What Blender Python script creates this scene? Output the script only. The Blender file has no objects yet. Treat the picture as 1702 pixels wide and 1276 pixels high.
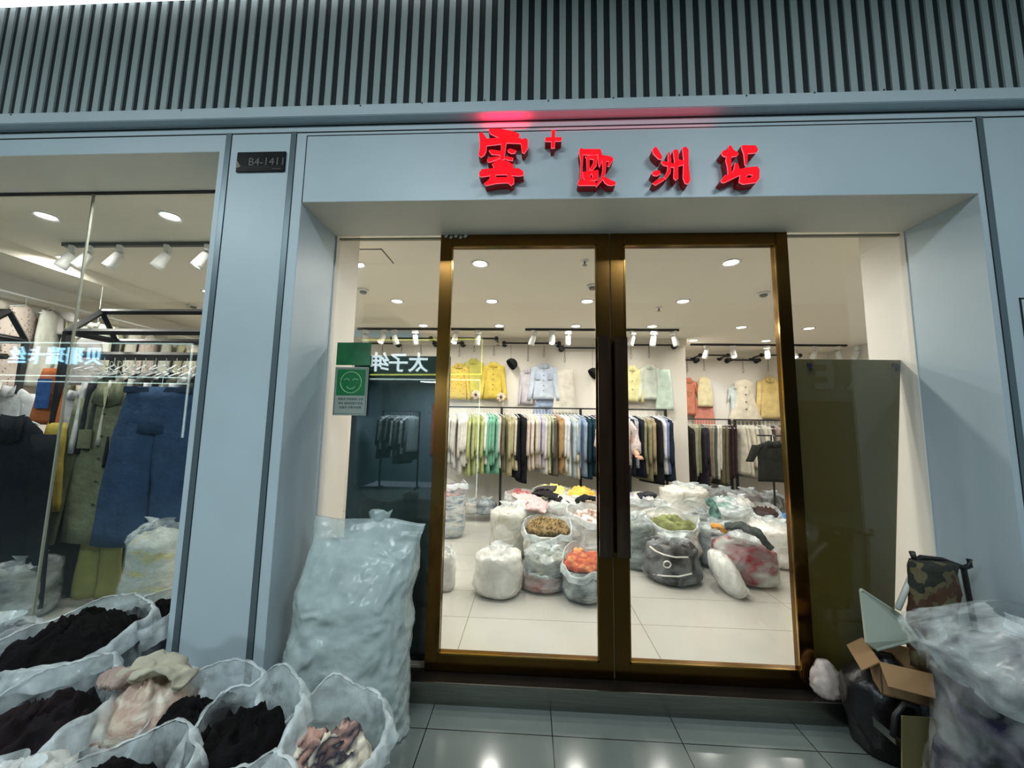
import bpy, bmesh, math, random
from math import sin, cos, pi, sqrt
from mathutils import Vector, Matrix, noise, geometry
# ------------------------------------------------------------------ camera, world, light, exposure
scene = bpy.context.scene
COL = scene.collection
FPX, YAW, PITCH, ROLL = 625.162, .0504, .1076, .0171
CAM = (0.0, -1.830, 1.4505)
def ray(u, v):
    du, dv = u-851, v-638
    c, s = cos(ROLL), sin(ROLL); a = c*du+s*dv; b = -s*du+c*dv
    X, Y, Z = a/FPX, 1, -b/FPX
    c, s = cos(PITCH), sin(PITCH); Y2 = c*Y-s*Z; z = s*Y+c*Z
    c, s = cos(YAW), sin(YAW)
    return Vector((c*X-s*Y2, s*X+c*Y2, z))
def at(u, v, ax, val):          # measure a point of the place: where the sight line meets the plane axis = val
    d = ray(u, v); t = (val-CAM[ax])/d[ax]
    return Vector(CAM)+d*t
fwd = ray(851, 638).normalized(); rt = (ray(852, 638)-ray(851, 638)).normalized(); up = (ray(851, 637)-ray(851, 638)).normalized()
cam_d = bpy.data.cameras.new('camera'); cam_d.sensor_width = 36; cam_d.lens = FPX/1702*36; cam_d.clip_start = .05
cam = bpy.data.objects.new('camera', cam_d); COL.objects.link(cam); scene.camera = cam
M = Matrix.Identity(4)
for i in range(3): M[i][0], M[i][1], M[i][2], M[i][3] = rt[i], up[i], -fwd[i], CAM[i]
cam.matrix_world = M
scene.view_settings.view_transform = 'Standard'; scene.view_settings.look = 'None'
scene.view_settings.gamma = 1; scene.view_settings.use_curve_mapping = False
scene.view_settings.exposure = 0.0
scene.cycles.transparent_max_bounces = 32; scene.cycles.max_bounces = 8
w = bpy.data.worlds.new('mall_ambient'); scene.world = w; w.use_nodes = True
w.node_tree.nodes['Background'].inputs[0].default_value = (.35, .5, .6, 1)
w.node_tree.nodes['Background'].inputs[1].default_value = 1.2
def area(name, loc, size, energy, color=(1, 1, 1), rot=(0, 0, 0), sy=None, spread=None):
    l = bpy.data.lights.new(name, 'AREA'); l.energy = energy; l.color = color; l.size = size
    if sy: l.shape = 'RECTANGLE'; l.size_y = sy
    else: l.shape = 'DISK'
    if spread: l.spread = spread
    o = bpy.data.objects.new(name, l); o.location = loc; o.rotation_euler = rot; COL.objects.link(o); return o
CORR_Z = 3.83
PANELS = [(-3.6, -2.3), (-0.9, -2.3), (1.8, -2.3)]
for px, py in PANELS: area('corridor_panel_light', (px, py, CORR_Z-.03), 1.15, 60, (.84, .95, 1.0), sy=.55)
WARM = (1, .955, .88)
DL = [(x, y) for y in (1.2, 2.17, 3.2) for x in (-1.5, -.44, .6, 1.62)] + [(2.8, 3.23), (3.7, 3.27), (2.51, 4.02), (3.6, 4.02), (-2.6, 2.17), (-3.7, 2.17), (-4.5, 3.4), (-3.7, 3.6), (-2.62, .62), (-3.55, .60), (-4.3, 1.3)]
CEIL = 2.8
for x, y in DL: area('downlight_beam', (x, y, CEIL-.02 if x > -1.7 else CEIL+.09), .11, 13, WARM, spread=2.9)

# ------------------------------------------------------------------ materials
def clampc(c): return (max(0, min(1, c[0])), max(0, min(1, c[1])), max(0, min(1, c[2])), 1)
def S(r, g, b):                  # sRGB 0..255 to linear
    f = lambda v: (v/255/12.92) if v/255 <= .04045 else ((v/255+.055)/1.055)**2.4
    return (f(r), f(g), f(b))
_m = {}
def mat(name, color, rough=.6, metal=0, var=0, scale=8, bump=0, bscale=30, emit=0, ecol=None, coat=0, stretch=(1, 1, 1), alpha=1):
    if name in _m: return _m[name]
    m = bpy.data.materials.new(name); m.use_nodes = True; nt = m.node_tree; b = nt.nodes['Principled BSDF']
    b.inputs['Base Color'].default_value = clampc(color); b.inputs['Roughness'].default_value = rough; b.inputs['Metallic'].default_value = metal
    b.inputs['Coat Weight'].default_value = coat; b.inputs['Specular IOR Level'].default_value = .12 if rough >= .87 else .5; b.inputs['Alpha'].default_value = alpha
    tc = nt.nodes.new('ShaderNodeTexCoord'); mp = nt.nodes.new('ShaderNodeMapping'); mp.inputs['Scale'].default_value = stretch
    nt.links.new(tc.outputs['Object'], mp.inputs['Vector'])
    if var:
        n = nt.nodes.new('ShaderNodeTexNoise'); n.inputs['Scale'].default_value = scale; n.inputs['Detail'].default_value = 5
        r = nt.nodes.new('ShaderNodeMapRange'); r.inputs[1].default_value = .3; r.inputs[2].default_value = .7
        r.inputs[3].default_value = 1-var; r.inputs[4].default_value = 1+var
        x = nt.nodes.new('ShaderNodeVectorMath'); x.operation = 'SCALE'; x.inputs[0].default_value = color[:3]
        nt.links.new(mp.outputs[0], n.inputs['Vector']); nt.links.new(n.outputs[0], r.inputs[0]); nt.links.new(r.outputs[0], x.inputs['Scale']); nt.links.new(x.outputs[0], b.inputs['Base Color'])
    if bump:
        n = nt.nodes.new('ShaderNodeTexNoise'); n.inputs['Scale'].default_value = bscale; n.inputs['Detail'].default_value = 6
        bm = nt.nodes.new('ShaderNodeBump'); bm.inputs['Strength'].default_value = bump; bm.inputs['Distance'].default_value = .02
        nt.links.new(mp.outputs[0], n.inputs['Vector']); nt.links.new(n.outputs[0], bm.inputs['Height']); nt.links.new(bm.outputs[0], b.inputs['Normal'])
    if emit:
        b.inputs['Emission Color'].default_value = clampc(ecol or color); b.inputs['Emission Strength'].default_value = emit
    _m[name] = m; return m
def cloth(c, pat=None):
    name = 'cloth_%02x%02x%02x%s' % (c[0], c[1], c[2], pat or '')
    if name in _m: return _m[name]
    lm = .3*c[0]+.59*c[1]+.11*c[2]; c = tuple(int((lm+(v-lm)*.78)*.95) for v in c)
    m = mat(name, S(*c), .88, var=.16, scale=9, bump=.5, bscale=18)
    if pat:
        nt = m.node_tree; b = nt.nodes['Principled BSDF']
        tc = nt.nodes.new('ShaderNodeTexCoord')
        if pat == 'print':
            t = nt.nodes.new('ShaderNodeTexVoronoi'); t.inputs['Scale'].default_value = 34; src = t.outputs['Distance']
        elif pat == 'tweed':
            t = nt.nodes.new('ShaderNodeTexNoise'); t.inputs['Scale'].default_value = 70; t.inputs['Detail'].default_value = 3; src = t.outputs[0]
        else:
            t = nt.nodes.new('ShaderNodeTexWave'); t.inputs['Scale'].default_value = 12; t.inputs['Distortion'].default_value = 1.5; src = t.outputs['Fac']
        r = nt.nodes.new('ShaderNodeValToRGB'); r.color_ramp.elements[0].position = .38; r.color_ramp.elements[1].position = .5
        c1 = S(*c); c2 = {'print': S(60, 50, 40), 'tweed': S(225, 215, 195), 'check': S(190, 195, 205)}[pat]
        r.color_ramp.elements[0].color = clampc(c2 if pat == 'print' else c1); r.color_ramp.elements[1].color = clampc(c1 if pat == 'print' else c2)
        if pat == 'print': r.color_ramp.elements[0].position = .16; r.color_ramp.elements[1].position = .26
        nt.links.new(tc.outputs['Object'], t.inputs['Vector']); nt.links.new(src, r.inputs[0]); nt.links.new(r.outputs[0], b.inputs['Base Color'])
    return m
def fill_mat(name, cols, hs=5, vs=16):      # garments packed flat inside a sack: uneven layers of several cloth colours
    if name in _m: return _m[name]
    m = mat(name, S(*cols[0]), .9, bump=.6, bscale=14, stretch=(1, 1, 2.2)); nt = m.node_tree; b = nt.nodes['Principled BSDF']
    tc = nt.nodes.new('ShaderNodeTexCoord'); mp = nt.nodes.new('ShaderNodeMapping'); mp.inputs['Scale'].default_value = (hs, hs, vs)
    mp.inputs['Rotation'].default_value = (.12, .2, 0)
    n = nt.nodes.new('ShaderNodeTexNoise'); n.inputs['Scale'].default_value = 1; n.inputs['Detail'].default_value = 2.5
    r = nt.nodes.new('ShaderNodeValToRGB'); cr = r.color_ramp
    k = len(cols)
    for i, c in enumerate(cols):
        p = .34+.34*i/max(1, k-1) if k > 1 else .5
        e = cr.elements[i] if i < 2 else cr.elements.new(p)
        e.position = p; e.color = clampc(S(*c))
    if k == 1: cr.elements[1].color = clampc([v*.6 for v in S(*cols[0])])
    nt.links.new(tc.outputs['Object'], mp.inputs[0]); nt.links.new(mp.outputs[0], n.inputs['Vector']); nt.links.new(n.outputs[0], r.inputs[0]); nt.links.new(r.outputs[0], b.inputs['Base Color'])
    return m
def film_mat(name, color, a0, a1, rough=.22, scale=7):
    if name in _m: return _m[name]
    m = mat(name, color, rough); nt = m.node_tree; b = nt.nodes['Principled BSDF']
    tc = nt.nodes.new('ShaderNodeTexCoord')
    n = nt.nodes.new('ShaderNodeTexNoise'); n.inputs['Scale'].default_value = scale; n.inputs['Detail'].default_value = 7; n.inputs['Distortion'].default_value = .5
    r = nt.nodes.new('ShaderNodeMapRange'); r.inputs[1].default_value = .35; r.inputs[2].default_value = .68; r.inputs[3].default_value = a0; r.inputs[4].default_value = a1
    nt.links.new(tc.outputs['Object'], n.inputs['Vector']); nt.links.new(n.outputs[0], r.inputs[0]); nt.links.new(r.outputs[0], b.inputs['Alpha'])
    n2 = nt.nodes.new('ShaderNodeTexNoise'); n2.noise_type = 'RIDGED_MULTIFRACTAL' if hasattr(n2, 'noise_type') else None
    n2.inputs['Scale'].default_value = 7; n2.inputs['Detail'].default_value = 6; n2.inputs['Distortion'].default_value = 1.2
    bm = nt.nodes.new('ShaderNodeBump'); bm.inputs['Strength'].default_value = .9; bm.inputs['Distance'].default_value = .025
    nt.links.new(tc.outputs['Object'], n2.inputs['Vector']); nt.links.new(n2.outputs[0], bm.inputs['Height']); nt.links.new(bm.outputs[0], b.inputs['Normal'])
    return m
def glass_mat(name, tint=(1, 1, 1), f0=.05, boost=1.0):       # thin pane: Schlick reflection, the same from both sides
    if name in _m: return _m[name]
    m = bpy.data.materials.new(name); m.use_nodes = True; nt = m.node_tree; nt.nodes.clear(); N = nt.nodes.new; L = nt.links.new
    o = N('ShaderNodeOutputMaterial'); mx = N('ShaderNodeMixShader'); t = N('ShaderNodeBsdfTransparent'); g = N('ShaderNodeBsdfGlossy'); g.inputs['Roughness'].default_value = .0
    t.inputs[0].default_value = (*tint, 1); ge = N('ShaderNodeNewGeometry'); d = N('ShaderNodeVectorMath'); d.operation = 'DOT_PRODUCT'
    L(ge.outputs['Normal'], d.inputs[0]); L(ge.outputs['Incoming'], d.inputs[1])
    def math_(op, a, b_=None):
        x = N('ShaderNodeMath'); x.operation = op
        for i, v in enumerate((a, b_)):
            if v is None: continue
            if isinstance(v, (int, float)): x.inputs[i].default_value = v
            else: L(v, x.inputs[i])
        return x.outputs[0]
    ab = math_('ABSOLUTE', d.outputs['Value']); om = math_('SUBTRACT', 1, ab); pw = math_('POWER', om, 5); sc_ = math_('MULTIPLY', pw, .9); ad = math_('ADD', sc_, f0)
    L(ad, mx.inputs[0]); L(t.outputs[0], mx.inputs[1]); L(g.outputs[0], mx.inputs[2]); L(mx.outputs[0], o.inputs[0])
    _m[name] = m; return m
def tile_mat(name, color, grout, x0, y0, tx, ty, wd, rough, var=.08):
    m = mat(name, color, rough, var=var, scale=1.6, bump=0); nt = m.node_tree; b = nt.nodes['Principled BSDF']
    src = b.inputs['Base Color'].links[0].from_socket
    tc = nt.nodes.new('ShaderNodeTexCoord'); sp = nt.nodes.new('ShaderNodeSeparateXYZ'); nt.links.new(tc.outputs['Object'], sp.inputs[0])
    outs = []
    for ax, o0, t in ((0, x0, tx), (1, y0, ty)):
        a = nt.nodes.new('ShaderNodeMath'); a.operation = 'SUBTRACT'; a.inputs[1].default_value = o0-wd/2; nt.links.new(sp.outputs[ax], a.inputs[0])
        d = nt.nodes.new('ShaderNodeMath'); d.operation = 'FLOORED_MODULO'; d.inputs[1].default_value = t; nt.links.new(a.outputs[0], d.inputs[0])
        l = nt.nodes.new('ShaderNodeMath'); l.operation = 'LESS_THAN'; l.inputs[1].default_value = wd; nt.links.new(d.outputs[0], l.inputs[0]); outs.append(l.outputs[0])
    mx = nt.nodes.new('ShaderNodeMath'); mx.operation = 'MAXIMUM'; nt.links.new(outs[0], mx.inputs[0]); nt.links.new(outs[1], mx.inputs[1])
    mc = nt.nodes.new('ShaderNodeMix'); mc.data_type = 'RGBA'; nt.links.new(mx.outputs[0], mc.inputs[0]); nt.links.new(src, mc.inputs[6]); mc.inputs[7].default_value = clampc(grout)
    nt.links.new(mc.outputs[2], b.inputs['Base Color'])
    return m
PANEL = mat('facade_panel_paint', S(172, 188, 196), .42, var=.03, scale=3, bump=.02)
PANEL2 = mat('portal_lining_paint', S(205, 202, 190), .5, var=.05, scale=2, bump=.05)
GROOVE = mat('groove_metal', S(96, 112, 118), .35, metal=.4)
BLACKM = mat('black_powder_coat', S(22, 22, 24), .45)
DARKJ = mat('dark_joint', S(14, 20, 22), .7)
SLAT = mat('slat_grey', S(150, 164, 166), .6, var=.08, scale=2.5, bump=.1, stretch=(1, 1, .2))
SLATB = mat('slat_backing', S(10, 30, 34), .8)
WALLW = mat('white_wall_paint', S(222, 216, 206), .8, var=.02, scale=2)
CEILW = mat('ceiling_paint', S(232, 226, 212), .85, var=.01, scale=2)
BRONZE = mat('polished_bronze_steel', S(112, 82, 42), .20, metal=1, var=.15, scale=3)
BRONZED = mat('dark_bronze_steel', S(58, 42, 30), .16, metal=.55, var=.4, scale=4, stretch=(6, 6, .6), coat=.6)
STEEL = mat('brushed_steel', S(150, 152, 145), .28, metal=1, var=.12, scale=5, stretch=(1, 1, 30))
MARBLE = mat('dark_step_stone', S(32, 28, 25), .12, var=.25, scale=6)
WHITEP = mat('white_enamel', S(225, 226, 224), .4)
HANG = mat('clear_hanger_plastic', S(225, 230, 232), .3)
LENS = mat('lamp_lens', (1, 1, 1), .3, emit=14, ecol=(1, .96, .88))
LEDP = mat('led_panel_lens', (1, 1, 1), .3, emit=2.2, ecol=(.85, .96, 1))
FILM = film_mat('milky_film', S(215, 226, 228), .05, .48, scale=10)
FILMW = film_mat('white_film', S(236, 236, 230), .34, .8)
FILMC = film_mat('clear_film', S(225, 232, 234), .0, .26, scale=9)
FILMR = film_mat('thick_rim_film', S(214, 224, 226), .30, .80, scale=11)
FILMB = film_mat('pale_bale_film', S(190, 206, 206), .35, .75, scale=4)
GLASS = glass_mat('clear_glass', (.98, .99, .985), .075)
GLASSL = glass_mat('window_glass', (.95, .975, .965), .09)

# ------------------------------------------------------------------ mesh helpers
def tag(o, label=None, cat=None, group=None, kind=None):
    if label: o['label'] = label
    if cat: o['category'] = cat
    if group: o['group'] = group
    if kind: o['kind'] = kind
    return o
def empty(name, loc, label=None, cat=None, group=None, rz=0):
    o = bpy.data.objects.new(name, None); o.empty_display_size = .05; COL.objects.link(o); o.location = loc; o.rotation_euler = (0, 0, rz)
    return tag(o, label, cat, group)
def link(name, me, m=None, parent=None, loc=(0, 0, 0), rot=(0, 0, 0)):
    o = bpy.data.objects.new(name, me); COL.objects.link(o); o.location = loc; o.rotation_euler = rot
    if m and not me.materials: me.materials.append(m)
    if parent: o.parent = parent
    return o
class MB:
    def __init__(s): s.bm = bmesh.new()
    def box(s, a, b, bev=0, rot=None, piv=None):
        r = bmesh.ops.create_cube(s.bm, size=1); vs = r['verts']
        c = [(a[i]+b[i])/2 for i in range(3)]; d = [abs(b[i]-a[i]) for i in range(3)]
        for v in vs: v.co = Vector((c[0]+v.co.x*d[0], c[1]+v.co.y*d[1], c[2]+v.co.z*d[2]))
        if bev:
            es = list({e for v in vs for e in v.link_edges})
            r = bmesh.ops.bevel(s.bm, geom=es, offset=bev, segments=2, affect='EDGES'); vs = list({v for f in r['faces'] for v in f.verts} | {v for v in vs if v.is_valid})
        if rot:
            p = Vector(piv or c)
            for v in vs: v.co = p+rot@(v.co-p)
        return s
    def tube(s, pts, r, n=8, caps=True):
        pts = [Vector(p) for p in pts]; rings = []
        for i, p in enumerate(pts):
            if i == 0: d = pts[1]-p
            elif i == len(pts)-1: d = p-pts[i-1]
            else: d = (pts[i+1]-p).normalized()+(p-pts[i-1]).normalized()
            d.normalize(); a = d.orthogonal() if abs(d.z) > .99 else d.cross(Vector((0, 0, 1))); a.normalize(); b = d.cross(a)
            rr = r[i] if isinstance(r, (list, tuple)) else r
            rings.append([s.bm.verts.new(p+a*rr*cos(2*pi*k/n)+b*rr*sin(2*pi*k/n)) for k in range(n)])
        s._rings(rings, caps); return s
    def sqbar(s, a, b, t):
        a, b = Vector(a), Vector(b); return s.tube([a, b], t*.7071, 4)
    def _rings(s, rings, caps=True, closed=True):
        for A, B in zip(rings, rings[1:]):
            n = len(A)
            for k in range(n if closed else n-1):
                try: s.bm.faces.new((A[k], A[(k+1) % n], B[(k+1) % n], B[k]))
                except ValueError: pass
        if caps and closed:
            for R in (rings[0], rings[-1]):
                try: s.bm.faces.new(R)
                except ValueError: pass
    def loft(s, rings, caps=True, closed=True):
        s._rings([[s.bm.verts.new(p) for p in R] for R in rings], caps, closed); return s
    def lathe(s, prof, c=(0, 0, 0), n=20, caps=True):
        return s.loft([[(c[0]+r*cos(2*pi*k/n), c[1]+r*sin(2*pi*k/n), c[2]+z) for k in range(n)] for r, z in prof], caps)
    def poly(s, pts, holes=(), back=None):   # pts: 3D outline; back: offset vector to extrude
        loops = [[Vector(p) for p in pts]]+[[Vector(p) for p in h] for h in holes]
        flat = [p for l in loops for p in l]
        tris = geometry.tessellate_polygon(loops)
        F = [s.bm.verts.new(p) for p in flat]
        for t in tris:
            try: s.bm.faces.new([F[i] for i in t])
            except ValueError: pass
        if back is not None:
            B = [s.bm.verts.new(p+Vector(back)) for p in flat]; k = 0
            for t in tris:
                try: s.bm.faces.new([B[i] for i in t])
                except ValueError: pass
            for l in loops:
                n = len(l)
                for i in range(n):
                    j = (i+1) % n; s.bm.faces.new((F[k+i], F[k+j], B[k+j], B[k+i]))
                k += n
        return s
    def mesh(s, name, smooth=False):
        bmesh.ops.recalc_face_normals(s.bm, faces=s.bm.faces[:]); me = bpy.data.meshes.new(name); s.bm.to_mesh(me); s.bm.free()
        if smooth:
            for p in me.polygons: p.use_smooth = True
        return me
    def build(s, name, m, parent=None, smooth=False, loc=(0, 0, 0), rot=(0, 0, 0)):
        return link(name, s.mesh(name, smooth), m, parent, loc, rot)
def ST(name, mb, m, **k): return tag(mb.build(name, m), kind='structure')
def NZ(x, y, z, sd=0): return noise.noise(Vector((x+sd*7.3, y-sd*3.1, z+sd*1.7)))
def RG(x, y, z, sd=0): return 1-2*abs(NZ(x, y, z, sd))
ORD = ['first', 'second', 'third', 'fourth', 'fifth', 'sixth', 'seventh', 'eighth', 'ninth', 'tenth', 'eleventh', 'twelfth', 'thirteenth', 'fourteenth', 'fifteenth', 'sixteenth', 'seventeenth', 'eighteenth', 'nineteenth', 'twentieth', 'twenty-first', 'twenty-second', 'twenty-third', 'twenty-fourth', 'twenty-fifth', 'twenty-sixth', 'twenty-seventh', 'twenty-eighth', 'twenty-ninth', 'thirtieth']

# ------------------------------------------------------------------ the setting
PL, PR, SZ, RD, HZ = -1.234, 2.169, 2.610, .368, 3.012      # portal left/right, soffit, door plane, header top
WX, WZ, WY = -1.717, 2.91, .344                             # shop window right edge, soffit, glass plane
TK = .66
ST('floor', MB().box((-18, -6, -.1), (6, .30, 0)).box((-18, .30, -.1), (WX, .40, 0)), tile_mat('corridor_tiles', S(92, 100, 98), S(20, 22, 22), -.4796, .113, .6, .6, .005, .12))
ST('floor_shop', MB().box((-6, .36, -.1), (6, 6, .1)), tile_mat('shop_tiles', S(176, 174, 166), S(120, 116, 108), .78, .96, 1.2, .42, .005, .16, .04))
ST('ceiling', MB().box((WX+.02, .37, CEIL), (6, 6, CEIL+.2)).box((-6, .37, CEIL+.11), (WX+.02, 6, CEIL+.2)), CEILW)
ST('ceiling_corridor', MB().box((-18, -6, CORR_Z), (6, .1, CORR_Z+.1)), CEILW)
ST('wall_front', MB().box((WX, 0, 0), (PL, WY+.02, 3.1)).box((PL, 0, SZ), (PR, RD, 3.1)).box((PR, 0, 0), (6, RD, 3.1)).box((-18, 0, WZ), (WX, WY+.02, 3.1)).box((-18, .12, 3.1), (6, RD, 4)), PANEL)
ST('wall_jambs', MB().box((WX, WY+.02, 0), (PL+.01, TK, CEIL)).box((PR-.005, RD, 0), (6, TK, CEIL)), WALLW)
e = .0015
ST('trim_1', MB().box((PL-.0, e, 0), (PL+e, RD-.01, SZ)).box((PR-e, e, 0), (PR, RD-.01, SZ)), PANEL)
ST('trim_2', MB().box((PL, .0015, SZ-e), (PR, RD-.005, SZ)), PANEL2)
ST('trim_3', MB().box((-18, e, WZ-e), (WX, WY, WZ)), mat('glossy_soffit_panel', S(225, 222, 210), .22))
for i, gx in enumerate((-1.669, -1.302, 2.212)):
    ST('trim_%d' % (4+i), MB().box((gx-.014, -.004, 0), (gx+.014, .002, HZ+.003)), GROOVE)
    ST('trim_%d' % (17+i), MB().box((gx-.017, -.002, 0), (gx-.0135, .001, HZ+.003)).box((gx+.0135, -.002, 0), (gx+.017, .001, HZ+.003)), DARKJ)
ST('trim_7', MB().box((-18, -.003, 3.045), (6, .002, 3.051)).box((-18, -.003, 3.008), (6, .002, 3.013)), DARKJ)
ST('trim_8', MB().box((-18, -.055, 3.057), (6, .06, 3.121), bev=.003), PANEL)
ST('wall_slat_backing', MB().box((-18, -.021, 3.121), (6, .12, CORR_Z)), SLATB)
mb = MB(); x = -8.9
while x < 5.9:
    mb.box((x, -.03, 3.119), (x+.0335, -.019, CORR_Z)); x += .0664
ST('trim_9', mb, SLAT)
# small screw holes and drip marks along the ledge
mb = MB()
for k in range(17): mb.box((-2.9+k*.33, -.0565, 3.107+.006*(k % 3)), (-2.893+k*.33, -.0545, 3.115+.006*(k % 3)))
ST('trim_10', mb, DARKJ)
jl = at(511, 224, 1, 0).x
ST('trim_16', MB().box((jl-.002, -.002, SZ), (jl+.002, .001, HZ-.02)).box((jl, -.002, HZ-.024), (PR+.01, .001, HZ-.020)), DARKJ)
# shop room
BY, BY2, BX = 4.0, 5.0, 2.37
LX, RX = -5.04, 5.2
ST('wall_back', MB().box((LX, BY, 0), (BX, BY+.1, CEIL)).box((BX-.1, BY+.1, 0), (BX, BY2, CEIL)).box((BX-.1, BY2, 0), (RX, BY2+.1, CEIL)), WALLW)
ST('wall_left', MB().box((LX-.1, .36, 0), (LX, BY+.1, CEIL)), WALLW)
ST('wall_right', MB().box((RX, .36, 0), (RX+.1, BY2+.1, CEIL)), WALLW)
ST('trim_11', MB().box((LX, BY-.06, CEIL-.1), (BX, BY, CEIL)).box((BX, BY2-.06, CEIL-.1), (RX, BY2, CEIL)), CEILW)
ST('trim_12', MB().box((-5.04, .37, 2.80), (-4.4, BY, CEIL+.11)), CEILW)    # lowered ceiling strip over the left wall
# ceiling access hatch
q = [at(a, b, 2, CEIL) for a, b in ((604, 402), (624, 402), (648, 433), (600, 433))]
hx0, hx1, hy0, hy1 = -1.50, -1.18, .93, 1.19
hb = MB()
for a, b in (((hx0, hy0), (hx1, hy0)), ((hx1, hy0), (hx1, hy1)), ((hx0, hy1), (hx1, hy1)), ((hx0, hy0), (hx0, hy1))):
    hb.box((min(a[0], b[0])-.004, min(a[1], b[1])-.004, CEIL-.003), (max(a[0], b[0])+.004, max(a[1], b[1])+.004, CEIL))
h = empty('ceiling_hatch', ((hx0+hx1)/2, (hy0+hy1)/2, CEIL), 'white access hatch outlined in the shop ceiling near the left side light', 'hatch')
hh = hb.build('frame_joint', DARKJ, h); hh.location = -h.location
hp = MB().box((hx0+.004, hy0+.004, CEIL-.006), (hx1-.004, hy1-.004, CEIL)).build('panel', CEILW, h); hp.location = -h.location
# step
ST('trim_13', MB().box((PL, .277, 0), (PR, .40, .1005)), MARBLE)
ST('trim_step_riser', MB().box((PL, .270, 0), (PR, .277, .104)), STEEL)
# ---- shop window on the left
w3 = tag(empty('window_3', (-3.6, WY, 0)), kind='structure')
g = MB().box((-2.868, WY, .0), (WX, WY+.01, WZ)).build('glass_pane', GLASSL, w3); g.location = -w3.location
g = MB().box((-5.2, WY, .0), (-2.876, WY+.01, WZ)).build('glass_pane', GLASSL, w3); g.location = -w3.location
g = MB().box((-2.876, WY-.001, 0), (-2.868, WY+.011, WZ)).build('joint', mat('joint_silicone', S(150, 150, 135), .5), w3); g.location = -w3.location
g = MB().box((-5.2, WY-.012, WZ-.008), (WX, WY+.012, WZ)).build('head_channel', DARKJ, w3); g.location = -w3.location
# ---- door and side lights
for n, (xa, xb) in ((1, (PL, -.5655)), (2, (1.502, PR))):
    s_ = tag(empty('window_%d' % n, ((xa+xb)/2, .40, .1)), kind='structure')
    g = MB().box((xa, .395, .104), (xb, .405, SZ)).build('glass_pane', GLASS, s_); g.location = -s_.location
    g = MB().box((xa, .39, SZ-.012), (xb, .41, SZ)).box((xa, .39, .1), (xb, .41, .112)).build('channel', mat('aged_seal', S(150, 145, 125), .6), s_); g.location = -s_.location
d1 = tag(empty('door_1', (.465, RD, .1)), kind='structure')
DLX, DCX, DRX, DZ0, DZ1 = -.5655, .4652, 1.502, .108, 2.612
def leaf(xa, xb, nm):
    fr = MB()
    sa = .072 if nm == 'L' else .078; sb = .078 if nm == 'L' else .070
    y0, y1 = RD-.01, RD+.045
    fr.box((xa, y0, DZ0), (xa+sa, y1, DZ1), bev=.003).box((xb-sb, y0, DZ0), (xb, y1, DZ1), bev=.003)
    fr.box((xa+sa, y0, DZ1-.075), (xb-sb, y1, DZ1), bev=.003).box((xa+sa, y0, DZ0), (xb-sb, y1, DZ0+.085), bev=.003)
    f = fr.build('door_leaf', BRONZE, d1); f.location = -d1.location
    be = MB(); t = .008
    be.box((xa+sa, y0-.004, DZ0+.085), (xa+sa+t, y0+.01, DZ1-.075)).box((xb-sb-t, y0-.004, DZ0+.085), (xb-sb, y0+.01, DZ1-.075))
    be.box((xa+sa, y0-.004, DZ0+.085), (xb-sb, y0+.01, DZ0+.093)).box((xa+sa, y0-.004, DZ1-.083), (xb-sb, y0+.01, DZ1-.075))
    b_ = be.build('glazing_bead', mat('bead_gold', S(150, 120, 62), .15, metal=1), f)
    g_ = MB().box((xa+sa, RD+.012, DZ0+.085), (xb-sb, RD+.02, DZ1-.075)).build('glass_pane', GLASS, f)
    hx = xb-.044 if nm == 'L' else xa+.044
    hn = MB().box((hx-.036, RD-.062, .745), (hx+.036, RD-.045, 1.965), bev=.004)
    hn.box((hx-.026, RD-.045, .76), (hx-.012, RD-.030, 1.95)).box((hx+.012, RD-.045, .76), (hx+.026, RD-.030, 1.95))
    for z in (.90, 1.80): hn.tube([(hx, RD-.05, z), (hx, RD+.0, z)], .012, 10)
    h_ = hn.build('pull_handle', BRONZED, f)
leaf(DLX, DCX-.003, 'L'); leaf(DCX+.003, DRX, 'R')
tr = MB().box((DCX-.0025, RD+.005, DZ0), (DCX+.0025, RD+.03, DZ1)).build('meeting_seal', mat('pale_brush_seal', S(190, 185, 160), .5), d1); tr.location = -d1.location
# remains of tape at the top left corner of the door
mb = MB()
for k in range(5):
    p = at(742+k*8, 392+2*(k % 2), 1, RD-.013); mb.poly([p+Vector((-.014, 0, -.006)), p+Vector((.0, 0, -.014)), p+Vector((.013, 0, .002)), p+Vector((-.004, 0, .012))], back=(0, -.001, 0))
tag(mb.build('tape_remnant', mat('peeled_tape', S(190, 192, 182), .6)), 'peeled grey tape remains on the top left corner of the door frame', 'tape')

# ---- the opposite side of the corridor (seen as reflections in the glass)
OY = -4.6
ST('wall_opposite', MB().box((-18, OY-.1, 0), (-3.45, OY, CORR_Z)).box((-1.02, OY-.1, 0), (9, OY, CORR_Z)).box((-3.45, OY-.1, 2.27), (-1.02, OY, CORR_Z)), mat('opposite_dark', S(22, 30, 33), .5))
ST('wall_opposite_sign_band', MB().box((-3.9, OY, 2.33), (-1.05, OY+.04, 3.0)), mat('dark_green_sign_board', S(10, 60, 50), .5))
YEL = mat('yellow_led', (1, .9, .2), .4, emit=3.0, ecol=(.85, .95, .15)); CYA = mat('white_led', (.8, 1, 1), .4, emit=3.2, ecol=(.75, 1, .95))
def tub(name, pts, m, lab, r=.010):
    mb = MB()
    for a, b in zip(pts, pts[1:]): mb.sqbar(a, b, r*2)
    return tag(mb.build(name, m), lab, 'led strip')
oy = OY+.08
tub('led_strip', [(-3.5, oy, 3.06), (-.95, oy, 3.09), (-.95, oy, 2.40), (-3.5, oy, 2.37)], YEL, 'yellow light strip framing the sign band, reflected in the left door leaf')
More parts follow.
